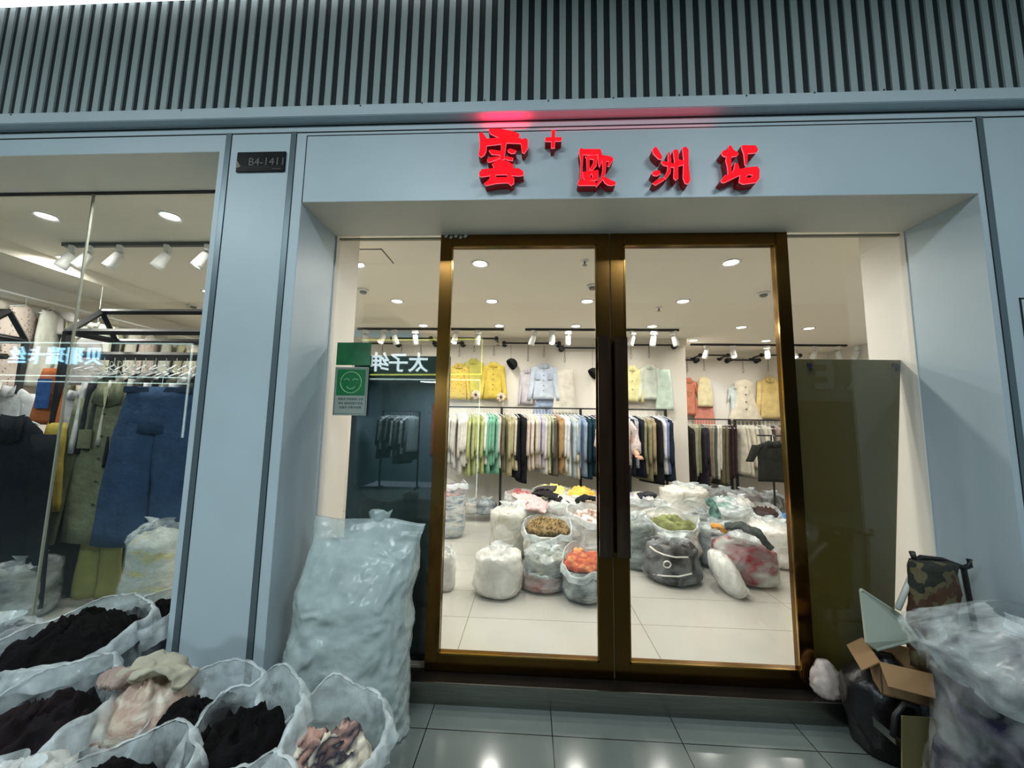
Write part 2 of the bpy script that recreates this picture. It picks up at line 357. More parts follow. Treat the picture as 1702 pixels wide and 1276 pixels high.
tub('led_strip', [(-3.5, oy, 2.29), (-.97, oy, 2.29), (-.99, oy, .1)], CYA, 'white light strip around the opposite doorway, reflected in the left door leaf')
tub('led_strip', [(-11.5, oy, 2.95), (-6.74, oy, 2.94), (-6.74, oy, 1.09)], CYA, 'white light strip reflected above the mirrored characters in the left shop window')
tub('led_strip', [(-11.5, oy, 2.28), (-6.75, oy, 2.26)], CYA, 'upper of two white light strips reflected below the mirrored characters in the left window', r=.008)
tub('led_strip', [(-11.5, oy, 2.16), (-6.75, oy, 2.14)], CYA, 'lower of two white light strips reflected below the mirrored characters in the left window', r=.008)
def text(name, s, size, m, loc, rot, parent=None, ext=.01, sx=1, bold=0, align='CENTER'):
    cu = bpy.data.curves.new(name, 'FONT'); cu.body = s; cu.size = size; cu.extrude = ext; cu.offset = bold; cu.align_x = align; cu.align_y = 'CENTER'
    t = bpy.data.objects.new(name, cu); COL.objects.link(t); bpy.context.view_layer.update()
    me = bpy.data.meshes.new_from_object(t.evaluated_get(bpy.context.evaluated_depsgraph_get())); bpy.data.objects.remove(t)
    o = link(name, me, m, parent, loc, rot); me.materials.clear(); me.materials.append(m); o.scale = (sx, 1, 1); return o
LETW = mat('lit_letter_white', (.9, .97, 1), .4, emit=6, ecol=(.8, .95, 1)); LETB = mat('lit_letter_blue', (.5, .8, 1), .4, emit=7, ecol=(.35, .72, 1)); LETG = mat('unlit_letter_grey', S(150, 165, 165), .5, emit=.0)
ang = pi/2
for ch, xx, nm in (('太', -2.20, 'rightmost'), ('子', -2.60, 'middle'), ('绅', -2.98, 'leftmost')):
    tag(text('lit_character', ch, .40, LETW, (xx, OY+.06, 2.60), (ang, 0, pi), bold=.006), 'white lit character, %s of three mirrored in the left side light' % nm, 'sign character')
for i, ch in enumerate('贝珊瑞卡丝'):
    tag(text('lit_character', ch, .38, LETB, (-8.82-.41*i, OY+.06, 2.66), (ang, 0, pi), bold=.006), 'blue lit character %s, %s of five mirrored in the left window' % (ch, ORD[4-i]+' from left'), 'sign character')
ST('wall_opposite_grey_band', MB().box((4.9, OY, 1.98), (6.7, OY+.03, 2.85)), mat('opposite_grey_band', S(95, 110, 112), .5))
for i, ch in enumerate('RE'):
    tag(text('sign_letter', ch, .75, LETG, (6.05-.62*i, OY+.05, 2.45), (ang, 0, pi), bold=.02), 'grey letter %s mirrored in the dark board at the right' % ch, 'sign letter')
ol = [(-2.7, -4.1), (-2.1, -3.9), (-3.2, -3.9)]
for px, py in PANELS:
    t = empty('ceiling_panel_light', (px, py, CORR_Z), 'square panel lamp in the corridor ceiling, %s' % {-3.6: 'before the shop window', -0.9: 'before the left door leaf', 1.8: 'before the right side light'}[px], 'ceiling lamp')
    MB().box((-.6, -.3, -.02), (.6, .3, 0)).build('frame', WHITEP, t); MB().box((-.58, -.28, -.024), (.58, .28, -.018)).build('diffuser', LEDP, t)

# ------------------------------------------------------------------ the red sign
SIGNR = mat('red_lit_face', (.35, .0, .005), .9, emit=.85, ecol=(1, .012, .022))
SIGNE = mat('pink_lit_edge', (.4, .1, .12), .9, emit=.9, ecol=(1, .16, .22))
SIGNS = mat('dark_red_channel', S(84, 8, 14), .6, emit=.05, ecol=(.8, .01, .02))
SG = {
 '雲': (780, 200, 9.4556, 'large', [
  [(300,150),(350,128),(480,130),(700,170),(790,215),(790,250),(760,275),(480,270),(420,250),(330,205)],
  [(150,200),(200,180),(255,250),(280,290),(265,480),(235,540),(185,575),(145,545),(165,430),(165,300)],
  [(250,290),(440,270),(800,275),(850,310),(830,360),(600,350),(440,375),(255,395)],
  [(820,300),(880,275),(920,300),(920,430),(865,515),(830,500),(810,350)],
  [(495,250),(600,250),(575,400),(550,610),(480,620),(500,450)],
  [(305,470),(340,455),(510,480),(510,540),(350,530)], [(280,610),(330,580),(480,560),(480,590),(330,650),(290,650)],
  [(600,460),(640,440),(735,470),(720,510),(660,515),(610,490)], [(545,590),(590,560),(690,585),(680,630),(600,615)],
  [(355,680),(450,610),(600,635),(690,690),(690,760),(400,760)],
  [(155,820),(200,765),(420,745),(780,750),(850,800),(850,860),(780,870),(650,860),(595,848),(415,850),(300,868),(180,885),(155,860)],
  [(330,855),(415,845),(415,892),(595,890),(595,845),(650,850),(705,905),(700,985),(655,1020),(610,975),(430,985),(260,1022),(235,985),(310,925)]]),
 '+': (780, 200, 9.4556, 'small', [[(1295,150),(1355,150),(1350,263),(1455,262),(1450,320),(1348,322),(1345,430),(1285,430),(1288,325),(1195,325),(1195,265),(1290,264)]]),
 '歐': (950, 230, 10.6375, 'narrow', [
  [(150,175),(210,200),(205,330),(190,600),(190,760),(125,825),(112,790),(150,700),(165,400),(135,240)],
  [(150,180),(175,160),(200,185),(480,185),(500,200),(530,270),(380,290),(200,280)],
  [(112,790),(200,735),(420,750),(440,820),(390,825),(130,825)],
  [(240,320),(270,308),(440,290),(462,330),(440,375),(300,352),(262,345)], [(400,320),(460,310),(445,470),(360,570),(322,530),(380,440)],
  [(262,330),(312,345),(322,560),(272,600),(268,450)], [(200,600),(300,580),(345,600),(338,650),(320,735),(235,735),(205,690)],
  [(355,590),(475,570),(475,710),(420,735),(380,725)], [(200,590),(470,555),(470,605),(205,640)],[(240,700),(460,690),(460,730),(240,740)],
  [(465,250),(490,178),(520,205),(545,290),(700,318),(745,360),(665,490),(635,485),(660,400),(545,385),(500,505),(482,470),(470,350)],
  [(545,380),(620,390),(605,520),(595,640),(530,750),(440,850),(420,820),(520,690),(550,560)],
  [(545,690),(600,680),(700,735),(782,770),(775,815),(700,828),(640,815),(590,780),(560,730)]]),
 '洲': (1070, 230, 8.1048, 'slanted', [
  [(155,105),(190,140),(250,240),(242,282),(200,272),(130,200),(118,150)], [(110,462),(150,430),(215,430),(230,470),(180,500),(135,495)],
  [(120,600),(190,550),(270,525),(278,555),(160,625)],
  [(235,320),(260,303),(400,335),(485,280),(540,300),(535,352),(400,385),(270,358)],
  [(330,185),(350,178),(370,280),(362,460),(300,545),(272,520),(320,440),(330,300)],
  [(398,160),(430,145),(465,155),(472,200),(465,330),(465,530),(435,560),(405,530),(415,300)],
  [(523,125),(570,108),(605,150),(605,350),(628,560),(600,612),(560,600),(532,530),(540,300)]]),
 '站': (1070, 230, 8.1048, 'rightmost', [
  [(1050,190),(1075,160),(1130,150),(1155,88),(1180,100),(1210,150),(1282,200),(1260,230),(1180,248),(1090,240),(1060,220)],
  [(1120,230),(1180,235),(1182,400),(1192,495),(1140,500),(1130,380),(1108,290)],
  [(1235,320),(1275,345),(1300,420),(1300,490),(1090,592),(1050,587),(1043,560),(1100,490),(1165,490),(1215,420)],
  [(1325,90),(1510,92),(1542,150),(1520,190),(1402,200),(1400,280),(1382,365),(1368,355),(1350,200),(1323,130)],
  ([(1285,415),(1380,388),(1530,375),(1562,420),(1557,540),(1520,590),(1340,612),(1288,585),(1300,500)], [(1372,520),(1420,480),(1475,490),(1440,530)])]),
}
desc = {'雲': 'large red lit character 雲 at the left end of the shop sign', '+': 'small red lit plus sign beside the large character',
        '歐': 'red lit character 歐 next after the plus sign', '洲': 'red lit character 洲 between 歐 and 站', '站': 'red lit character 站 at the right end of the shop sign'}
def grow(pts, d):
    n = len(pts); A = sum(pts[i][0]*pts[(i+1) % n][1]-pts[(i+1) % n][0]*pts[i][1] for i in range(n)); sg = 1 if A > 0 else -1; out = []
    for i in range(n):
        a, b, c = Vector(pts[i-1]), Vector(pts[i]), Vector(pts[(i+1) % n])
        t = ((b-a).normalized()+(c-b).normalized()).normalized(); out.append((b.x+t.y*sg*d, b.y-t.x*sg*d))
    return out
for ch, (ox, oyy, sc, _, polys) in SG.items():
    root = empty('sign_character', at(ox+(polys[0][0] if not isinstance(polys[0], tuple) else polys[0][0])[0][0]/sc if False else ox+300/sc, 280, 1, -.002), desc[ch], 'sign character', 'characters of the red shop sign')
    def mk(name, m, gw, y0, y1):
        mb = MB()
        for pl in polys:
            hole = []
            if isinstance(pl, tuple): pl, hl = pl; hole = [[at(ox+a/sc, oyy+b/sc, 1, -.055)*1 for a, b in grow(hl, -gw)]]
            o = [at(ox+a/sc, oyy+b/sc, 1, -.055) for a, b in grow(pl, gw)]
            for l in [o]+hole:
                for p in l: p.y = y0
            mb.poly(o, hole, back=(0, y1-y0, 0))
        ob = mb.build(name, m, root); ob.location = -root.location; return ob
    mk('channel', SIGNS, 2, -.048, -.002); mk('lit_edge', SIGNE, 2, -.053, -.0485); mk('lit_face', SIGNR, -2.5 if ch != '+' else -4, -.056, -.0531)
gx_ = at(840, 215, 1, -.03).x
area('sign_glow_helper', (gx_, -.030, 3.0), .22, .5, (1, .01, .05), rot=(pi, 0, 0), sy=.03)  # added unseen lights that strengthen the sign's red glow under the ledge
area('sign_glow_helper', (gx_+.62, -.030, 2.98), .9, .25, (1, .01, .05), rot=(pi, 0, 0), sy=.03)

# ------------------------------------------------------------------ small plates and stickers
p0, p1 = at(391, 286, 1, -.006), at(477, 252, 1, -.006)
r = empty('number_plate', ((p0.x+p1.x)/2, -.002, (p0.z+p1.z)/2), 'black unit number plate reading B4-1411 high on the left pillar', 'number plate')
wd, ht = (p1.x-p0.x)/2*.98, .058
MB().box((-wd, -.008, -ht), (wd, 0, ht), bev=.003).build('plate', mat('black_plate_gloss', S(14, 12, 16), .2), r)
text('plate_number', 'B4-1411', .062, mat('dim_plate_print', S(86, 84, 82), .5), (.035, -.0085, -.004), (pi/2, 0, 0), r, ext=.0004)
MB().poly([(-wd+.002, -.0085, .012), (-wd+.028, -.0085, -.028), (-wd+.002, -.0085, -.038)], back=(0, -.0005, 0)).build('plate_triangle', mat('tan_plate_print', S(120, 110, 96), .5), r)
MB().box((-wd+.035, -.009, -.0345), (wd-.015, -.0082, -.0335)).box((wd-.07, -.009, -.046), (wd-.02, -.0082, -.043)).build('plate_rule', mat('dim_plate_print', S(70, 70, 66), .5), r)
# hydrant cabinet outline on the far right panel
c0 = at(1693, 495, 1, 0)
mb = MB(); xa, xb, za, zb = c0.x, c0.x+.7, c0.z-.95, c0.z
mb.box((xa, -.004, za), (xa+.006, 0, zb)).box((xa, -.004, zb-.006), (xb, 0, zb)).box((xb-.006, -.004, za), (xb, 0, zb)).box((xa, -.004, za), (xb, 0, za+.006))
r = empty('wall_cabinet', (c0.x+.3, 0, c0.z-.5), 'flush cabinet door outlined on the wall panel at the right edge', 'cabinet')
o = mb.build('joint', DARKJ, r); o.location = -r.location
o = MB().box((xa+.008, -.003, za+.008), (xb-.008, 0, zb-.008)).build('door', PANEL, r); o.location = -r.location
# sticker pair on the left side light
yS = .388
a, b = at(561, 569, 1, yS), at(615, 607, 1, yS)
tag(MB().box((a.x, yS, b.z), (b.x, yS+.003, a.z)).build('green_sticker', mat('green_sticker_vinyl', S(24, 98, 58), .18, var=.25, scale=14)), 'plain dark green square sticker above the smiling face notice', 'sticker')
q = [at(u_, v_, 1, yS) for u_, v_ in ((553, 689), (608, 691), (613, 611), (558, 609))]
r = empty('smiling_face_notice', ((q[0].x+q[2].x)/2, yS, (q[0].z+q[2].z)/2), 'silver notice with a green smiling face on the left side light', 'notice')
w2, h2 = abs(q[2].x-q[3].x)/2, (q[3].z-q[0].z)/2
MB().box((-w2, -.004, -h2), (w2, .002, h2), bev=.001).build('notice_plate', mat('silver_notice', S(150, 160, 152), .35), r)
gb = MB(); gb.box((-w2*.86, -.0055, -h2*.18), (w2*.86, -.0042, h2*.90), bev=.0005).build('green_square', mat('green_print', S(10, 110, 62), .3), r)
GL = mat('pale_green_print', S(150, 205, 150), .4); GD = mat('dark_green_print', S(20, 60, 45), .4)
cz = h2*.36; R0 = w2*.62
mb = MB(); mb.tube([(R0*cos(t), -.006, cz+R0*sin(t)) for t in [2*pi*k/36 for k in range(37)]], .0025, 6)
for s_ in (-1, 1): mb.tube([(s_*R0*.42+R0*.26*cos(t), -.006, cz+R0*.12+R0*.22*sin(t)) for t in [pi*.12+pi*.76*k/8 for k in range(9)]], .0022, 6)
mb.tube([(R0*.42*cos(t), -.006, cz-R0*.22+R0*.40*sin(t)) for t in [pi*1.12+pi*.76*k/10 for k in range(11)]], .0024, 6)
mb.build('smiling_face', GL, r)
fr = MB()
for (x0, z0, x1, z1) in ((-w2*.93, -h2*.94, w2*.93, -h2*.93), (-w2*.93, h2*.93, w2*.93, h2*.94), (-w2*.94, -h2*.94, -w2*.92, h2*.94), (w2*.92, -h2*.94, w2*.94, h2*.94)): fr.box((x0, -.005, z0), (x1, -.004, z1))
fr.build('border_line', GD, r)
for i, s_ in enumerate(('笑脸店 优质服务 示范', '单位 诚信经营示范店', '无假货 无欺诈经营')):
    text('notice_text', s_, .0165, GD, (.004, -.0045, -h2*(.34+.17*i)), (pi/2, 0, 0), r, ext=.0003)
# boards standing behind the side lights
b1 = at(584, 692, 1, .45).x; zt = 1.865
r = empty('display_board', ((b1-.57)/2, .46, .1), 'dark green glossy board standing behind the glass left of the door', 'board')
o = MB().box((b1, .45, .1), (-.50, .468, zt), bev=.002).build('panel', mat('dark_teal_board', S(14, 38, 36), .25, var=.1, scale=2), r); o.location = -r.location
r = empty('display_board', (1.9, .5, .1), 'dark olive brown board leaning behind the glass right of the door', 'board')
ba, bb = at(1327, 597, 1, .45), at(1507, 598, 1, .45)
mb = MB(); 
P = [Vector((1.50, .455, bb.z)), Vector((2.163, .455, bb.z)), Vector((1.98, .47, .1)), Vector((1.50, .47, .1))]
mb.poly(P, back=(0, .018, .002)); o = mb.build('panel', mat('olive_board', S(84, 72, 30), .3, var=.08, scale=2), r); o.location = -r.location
for u_ in (1345, 1487):
    p = at(u_, 607, 1, .450); mb = MB().box((p.x-.011, .44, p.z-.008), (p.x+.011, .452, p.z+.012)).box((p.x-.005, .43, p.z-.038), (p.x+.006, .444, p.z+.004))
    o = mb.build('hook', BLACKM, r); o.location = -r.location

# ------------------------------------------------------------------ ceiling fittings
def downlight_proto(loc, label):
    r = empty('recessed_downlight', loc, label, 'downlight', 'recessed downlights in the shop ceiling')
    MB().lathe([(.075, 0), (.078, -.006), (.066, -.010), (.054, -.004), (.052, .0)], n=28, caps=False).build('trim_ring', WHITEP, r, True)
    MB().lathe([(.053, -.003), (.0001, -.003)], n=24).build('lens', LENS, r); return r
def dup(root, loc, rz=None, label=None, group=None):
    r = root.copy(); COL.objects.link(r); r.location = loc
    if rz is not None: r.rotation_euler = (0, 0, rz)
    if label: r['label'] = label
    if group: r['group'] = group
    for ch in root.children:
        c = ch.copy(); COL.objects.link(c); c.parent = r
        for g in ch.children: d = g.copy(); COL.objects.link(d); d.parent = c
    return r
rown = {.62: 'just inside the left window', .60: 'just inside the left window', 1.3: 'just inside the left window', 1.2: 'nearest row above the doors', 2.17: 'second row from the doors', 3.2: 'third row from the doors', 3.23: 'third row, before the right alcove', 3.27: 'third row, farthest right', 4.02: 'alcove', 3.4: 'behind the left window', 3.6: 'behind the left window'}
coln = {-1.5: 'leftmost', -.44: 'second from left', .6: 'third from left', 1.62: 'fourth from left', 2.8: 'fifth from left', 3.7: 'sixth from left', 2.51: 'left one', 3.6: 'right one', -2.6: 'right part of the left window', -3.7: 'window middle', -4.5: 'far left', -2.62: 'right one', -3.55: 'middle one', -4.3: 'left one'}
dp = None
for x, y in DL:
    lab = 'white round recessed downlight, %s, %s' % (rown[y], coln[x])
    z = CEIL-.002 if x > WX else CEIL+.108
    if dp is None: dp = downlight_proto((x, y, z), lab)
    else: dup(dp, (x, y, z), label=lab)
# sprinklers, detectors
for (u_, v_), lb in (((972, 433), 'near the centre post of the doors'), ((1095, 511), 'small one above the right door leaf')):
    p = at(u_, v_, 2, CEIL); r = empty('fire_sprinkler', (p.x, p.y, CEIL), 'ceiling sprinkler head '+lb, 'sprinkler')
    MB().lathe([(.035, 0), (.033, -.006), (.012, -.008)], n=16).build('escutcheon', WHITEP, r, True); MB().lathe([(.008, -.006), (.007, -.035), (.020, -.038), (.020, -.041)], n=12).build('head', mat('dull_chrome', S(120, 118, 112), .3, metal=1), r)
for (u_, v_), lb in (((985, 474), 'beside the centre post'), ((1269, 486), 'above the right door leaf'), ((604, 481), 'above the left side light'), ((322, 507), 'seen in the left window')):
    zc_ = CEIL if u_ != 322 else CEIL+.11; p = at(u_, v_, 2, zc_); r = empty('smoke_detector', (p.x, p.y, zc_), 'round white smoke detector on the ceiling '+lb, 'smoke detector')
    MB().lathe([(.055, 0), (.055, -.018), (.046, -.022)], n=24).build('base', WHITEP, r, True); MB().lathe([(.036, -.022), (.032, -.040), (.02, -.046)], n=20).build('sensor', mat('grey_plastic', S(120, 118, 112), .5), r, True)
# track lights
def spot_proto():
    r = empty('track_spotlight', (0, 0, 0), '', 'spotlight')
    MB().box((-.045, -.018, -.05), (.045, .018, 0), bev=.004).build('adapter', WHITEP, r)
    hd = MB(); R_ = Matrix.Rotation(.45, 3, 'X')
    hd.lathe([(.030, .0), (.036, -.01), (.042, -.11), (.044, -.14), (.038, -.14), (.030, -.12), (.001, -.118)], n=20, caps=False)
    for v in hd.bm.verts: v.co = R_@v.co+Vector((0, .0, -.07))
    h_ = hd.build('lamp_head', WHITEP, r, True)
    ln = MB().lathe([(.034, -.130), (.001, -.130)], n=16)
    for v in ln.bm.verts: v.co = R_@v.co+Vector((0, .0, -.07))
    ln.build('lens', mat('spot_lens', (1, 1, 1), .3, emit=5, ecol=(1, .97, .92)), h_)
    MB().tube([(0, 0, -.045), (.02, 0, -.07), (0, 0, -.09)], .007, 8).build('swivel_arm', WHITEP, r)
    return r
sp0 = None
def track(name_lab, p0, p1, heads, lab, grp, aim=0, tilt=0):
    global sp0
    mb = MB(); a, b = Vector(p0), Vector(p1); mb.box((a.x, a.y-.018, a.z-.03), (b.x, a.y+.018, a.z)) if abs(b.y-a.y) < .02 else mb.sqbar(a-Vector((0, 0, .015)), b-Vector((0, 0, .015)), .034)
    tag(mb.build('lighting_track', BLACKM), name_lab, 'track')
    for i, (x, y, rz) in enumerate(heads):
        l = 'white cylinder spotlight on the %s, %s from left' % (lab, ORD[i]) + (', turned sideways' if abs(rz) > .8 else '')
        if sp0 is None: sp0 = spot_proto(); r = sp0; r.location = (x, y, a.z-.03); r.rotation_euler = (0, 0, rz); r['label'] = l; r['group'] = grp
        else: r = dup(sp0, (x, y, a.z-.03), rz, l, grp)
def hx(us, y, z): return [at(u_, 553, 1, y).x for u_ in us]
TY = 3.36
t1 = [at(u_, 552, 1, TY).x for u_ in (608, 638, 655, 690, 758, 795)]
track('black lighting track on the ceiling before the back wall, left one', (-2.5, TY, CEIL), (-.389, TY, CEIL), [(x_, TY, r_) for x_, r_ in zip(t1, (.3, 2.8, -.4, .1, 2.9, .4))], 'left back track', 'spotlights on the left back track')
t2 = [at(u_, 555, 1, TY).x for u_ in (888, 918, 944, 1052, 1087, 1120)]
track('black lighting track on the ceiling before the back wall, middle one', (-.088, TY, CEIL), (2.03, TY, CEIL), [(x_, TY, r_) for x_, r_ in zip(t2, (.9, 3.0, 0, .5, .1, -.9))], 'middle back track', 'spotlights on the middle back track')
t3 = [at(u_, 580, 1, 4.28).x for u_ in (1175, 1218, 1275, 1318, 1355, 1392, 1425)]
track('black lighting track on the ceiling before the right alcove', (2.572, 4.28, CEIL), (4.99, 4.28, CEIL), [(x_, 4.28, r_) for x_, r_ in zip(t3, (.3, 2.9, -.6, 3.0, .3, -1, .5))], 'alcove track', 'spotlights on the alcove track')
t4 = [at(u_, 412, 1, 1.02).x for u_ in (122, 150, 201, 279, 345)]
track('black lighting track seen through the left shop window', (-3.96, 1.02, CEIL+.11), (-1.9, 1.02, CEIL+.11), [(x_, 1.02, r_) for x_, r_ in zip(t4, (2.2, 2.3, 2.2, 2.1, 2.2))], 'window track', 'spotlights behind the left window')
def spotlight(loc, target, e_, col, size=.9):
    l = bpy.data.lights.new('spot_beam', 'SPOT'); l.energy = e_; l.color = col; l.spot_size = size; l.spot_blend = .7; l.shadow_soft_size = .04
    o = bpy.data.objects.new('spot_beam', l); COL.objects.link(o); o.location = loc; o.rotation_euler = (Vector(target)-Vector(loc)).to_track_quat('-Z', 'Y').to_euler()
for x_, c_ in zip(t1, ((1, .8, .65), (1, .85, .7), (1, .8, .6), (1, .95, .8), (1, .95, .7), (1, .95, .85))): spotlight((x_, TY+.05, CEIL-.2), (x_, BY, 1.9), 8, c_)
for x_, c_ in zip(t2, ((1, 1, 1), (.9, .93, 1), (.85, .9, 1), (1, 1, .9), (.85, .95, 1), (.75, .85, 1))): spotlight((x_, TY+.05, CEIL-.2), (x_, BY, 1.9), 8, c_)
for x_, c_ in zip(t3, ((1, .75, .7), (.65, .8, 1), (1, .8, .6), (1, .8, .45), (1, .85, .6), (1, 1, 1), (1, 1, 1))): spotlight((x_, 4.33, CEIL-.2), (x_, BY2, 1.9), 9, c_)
for yy_ in (1.3, 2.4, 3.4): spotlight((-4.2, yy_, 2.75), (LX, yy_, 1.9), 9, (1, .97, .9), 1.4)  # added beams with no fitting of their own, to brighten the left wall blouses
for x_ in t4[1:]: spotlight((x_-.05, 1.1, CEIL-.15), (x_-.8, 2.4, 1.3), 12, (1, .98, .95), 1.1)

# ------------------------------------------------------------------ garments
def fold(x, z, sd, k=26): return sin(k*x+3*NZ(x*3, z*2, sd*.7)*2+sd)*.6+NZ(x*9, z*4, 1, sd)*.8
def ell(cx, cy, z, a, b, n, sd, amp, tw=0):
    R = []
    for k in range(n):
        t = 2*pi*k/n; x, y = a*cos(t), b*sin(t)
        y += amp*fold(x, z, sd)*(1 if abs(cos(t)) < .96 else .3); x += .004*NZ(x*8, z*6, 2, sd)
        R.append((cx+x*cos(tw)-y*sin(tw), cy+x*sin(tw)+y*cos(tw), z))
    return R
_gm = {}
def side_mesh(kind, sd):             # garment seen from the side; its breadth runs along local y
    key = ('side', kind, sd)
    if key in _gm: return _gm[key]
    rnd = random.Random(sd*7+len(kind)); mb = MB(); L = {'shirt': .80, 'coat': .98, 'trousers': .86, 'skirt': .76}[kind]*rnd.uniform(.93, 1.05)
    prof = {'shirt': [(0, .035, .022), (.02, .06, .03), (.06, .17, .032), (.10, .215, .03), (.25, .20, .034), (.5, .205, .036), (.75, .215, .040), (1, .225, .044)],
            'coat': [(0, .04, .024), (.03, .10, .034), (.06, .20, .04), (.3, .21, .042), (.6, .225, .046), (1, .24, .05)],
            'trousers': [(0, .17, .022), (.02, .175, .03), (.3, .165, .032), (.6, .155, .032), (1, .15, .034)],
            'skirt': [(0, .14, .02), (.03, .15, .03), (.3, .18, .036), (.7, .21, .042), (1, .225, .046)]}[kind]
    rings = []; top = -.10
    for i in range(15):
        t = i/14
        for (a, b) in zip(prof, prof[1:]):
            if a[0] <= t <= b[0]+1e-6:
                f = (t-a[0])/(b[0]-a[0]); w_, th = a[1]+(b[1]-a[1])*f, a[2]+(b[2]-a[2])*f; break
        rings.append(ell(.006*sin(t*5+sd), 0, top-t*L, w_, th, 20, sd, .010*min(1, t*4), pi/2))
    mb.loft(rings)
    if kind in ('shirt', 'coat'):
        for s_ in (-1, 1):
            rr = []
            for i in range(8):
                t = i/7; yc = s_*(.19+.03*t); rr.append(ell(-.02*t-.018, yc, top-.09-t*L*.62, .045-.012*t, .026-.004*t, 10, sd+s_, .004, pi/2))
            mb.loft(rr)
    _gm[key] = mb.mesh('garment_'+kind, True); return _gm[key]
def hanger_mesh(front=False):
    if ('h', front) in _gm: return _gm[('h', front)]
    mb = MB(); hk = [(0, 0, -.085), (0, 0, -.035)]+[(0, .018-.018*cos(t), -.03+.02*sin(t)+.01) for t in [pi*k/6 for k in range(7)]]
    mb.tube(hk, .0022, 5)
    for s_ in (-1, 1): mb.tube([(0, 0, -.085), (0, s_*.10, -.115), (0, s_*.19, -.145)], [.006, .005, .004], 5)
    mb.tube([(0, -.19, -.145), (0, .19, -.145)], .003, 5)
    if front:
        for v in mb.bm.verts: v.co = Vector((v.co.y, v.co.x, v.co.z))
    _gm[('h', front)] = mb.mesh('hanger'); return _gm[('h', front)]
hanger_mesh().materials.append(HANG); hanger_mesh(True).materials.append(HANG)
def oblink(name, me, m, parent, loc=(0, 0, 0)):
    if not me.materials: me.materials.append(m)
    o = bpy.data.objects.new(name, me); COL.objects.link(o); o.location = loc
    o.material_slots[0].link = 'OBJECT'; o.material_slots[0].material = m
    if parent: o.parent = parent
    return o
def hang_row(items, x0, x1, y, z, where, grp, rz0=.42, pat=None, along='x'):
    n = len(items)
    for i, it in enumerate(items):
        kind, c, nm = it[:3]; p = it[3] if len(it) > 3 else None
        f = (i+.5)/n; px = x0+(x1-x0)*f
        loc = (px, y, z) if along == 'x' else (y, px, z)
        rz = rz0+random.uniform(-.12, .12)
        r = empty('hung_'+kind, loc, '%s %s on %s, %s from left' % (nm, kind, where, ORD[i]), 'clothing', grp, rz)
        gz = oblink('garment', side_mesh(kind, i % 5), cloth(c, p), r); gz.scale = (1, 1, random.uniform(.88, 1.1)); link('hanger', hanger_mesh(), None, r)
random.seed(4)
CR, WH = (214, 208, 192), (222, 220, 215)
def rack(name, xs, y, z, lab, posts, foot=.16, zf=.1):
    r = empty(name, ((xs[0]+xs[1])/2, y, zf), lab, 'clothes rack')
    o = MB().tube([(xs[0], y, z), (xs[1], y, z)], .011, 10).build('rail', BLACKM, r); o.location = -r.location
    for px in posts:
        o = MB().box((px-.017, y-.017, zf+.02), (px+.017, y+.017, z+.01)).box((px-.022, y-foot, zf), (px+.022, y+foot, zf+.03)).build('post', BLACKM, r); o.location = -r.location
    return r
RZ = 1.70; RY = 3.72
X = lambda u_: at(u_, 730, 1, RY).x
zr = at(833, 677, 1, RY).z
rack('clothes_rack', (-2.1, X(1108)), RY, zr, 'long black clothes rack before the back wall', (-2.1, X(833), X(965), X(1107)))
def C(kind, c, nm, k, p=None): return [(kind, c, nm, p)]*k
left = C('shirt', (205, 200, 190), 'greyish white', 4)+C('shirt', (226, 222, 210), 'cream', 3)+C('shirt', (176, 184, 110), 'yellow-green', 5)+C('shirt', (232, 232, 225), 'white', 1)+C('shirt', (110, 184, 150), 'mint green', 4)+C('shirt', (190, 188, 182), 'light grey', 1)+C('shirt', (108, 104, 74), 'olive', 1)
hang_row(left, X(742), X(831), RY, zr, 'the back rack left bay', 'garments in the left bay of the back rack')
mid = C('shirt', (176, 168, 120), 'khaki', 2)+C('shirt', (214, 200, 176), 'printed cream', 1, 'print')+C('coat', (26, 28, 30), 'black', 3)+C('shirt', (205, 190, 170), 'beige', 1)+C('shirt', (222, 205, 196), 'pale pink', 1)+C('shirt', (216, 208, 180), 'ivory', 1)+C('shirt', (190, 182, 196), 'lilac', 2)+C('shirt', (206, 206, 210), 'off white', 1)+C('shirt', (178, 184, 150), 'sage', 2)+C('coat', (92, 88, 76), 'olive grey', 1)+C('shirt', (178, 136, 84), 'tan', 2)+C('shirt', (210, 216, 216), 'bluish white', 2)+C('shirt', (170, 188, 198), 'pale blue', 1)+C('shirt', (226, 214, 190), 'warm cream', 1)+C('shirt', (140, 164, 196), 'light blue', 2)
hang_row(mid, X(837), X(963), RY, zr, 'the back rack middle bay', 'garments in the middle bay of the back rack')
rgt = C('shirt', (24, 58, 74), 'dark teal', 2)+C('coat', (74, 40, 62), 'plum', 2)+C('shirt', (200, 198, 196), 'grey white', 2)+C('shirt', (180, 170, 160), 'taupe', 2)+C('shirt', (214, 216, 226), 'white', 2)+C('coat', (38, 42, 54), 'navy', 1)+C('shirt', (150, 156, 166), 'grey checked', 1, 'check')+C('coat', (36, 42, 54), 'dark blue', 1)+C('shirt', (150, 144, 104), 'khaki green', 2)+C('shirt', (168, 148, 108), 'khaki brown', 1)+C('coat', (36, 34, 34), 'black', 1)+C('shirt', (222, 224, 232), 'bright white', 1)+C('shirt', (116, 130, 176), 'periwinkle', 1)+C('coat', (34, 46, 66), 'dark navy', 1)
hang_row(rgt, X(967), X(1106), RY, zr, 'the back rack right bay', 'garments in the right bay of the back rack')
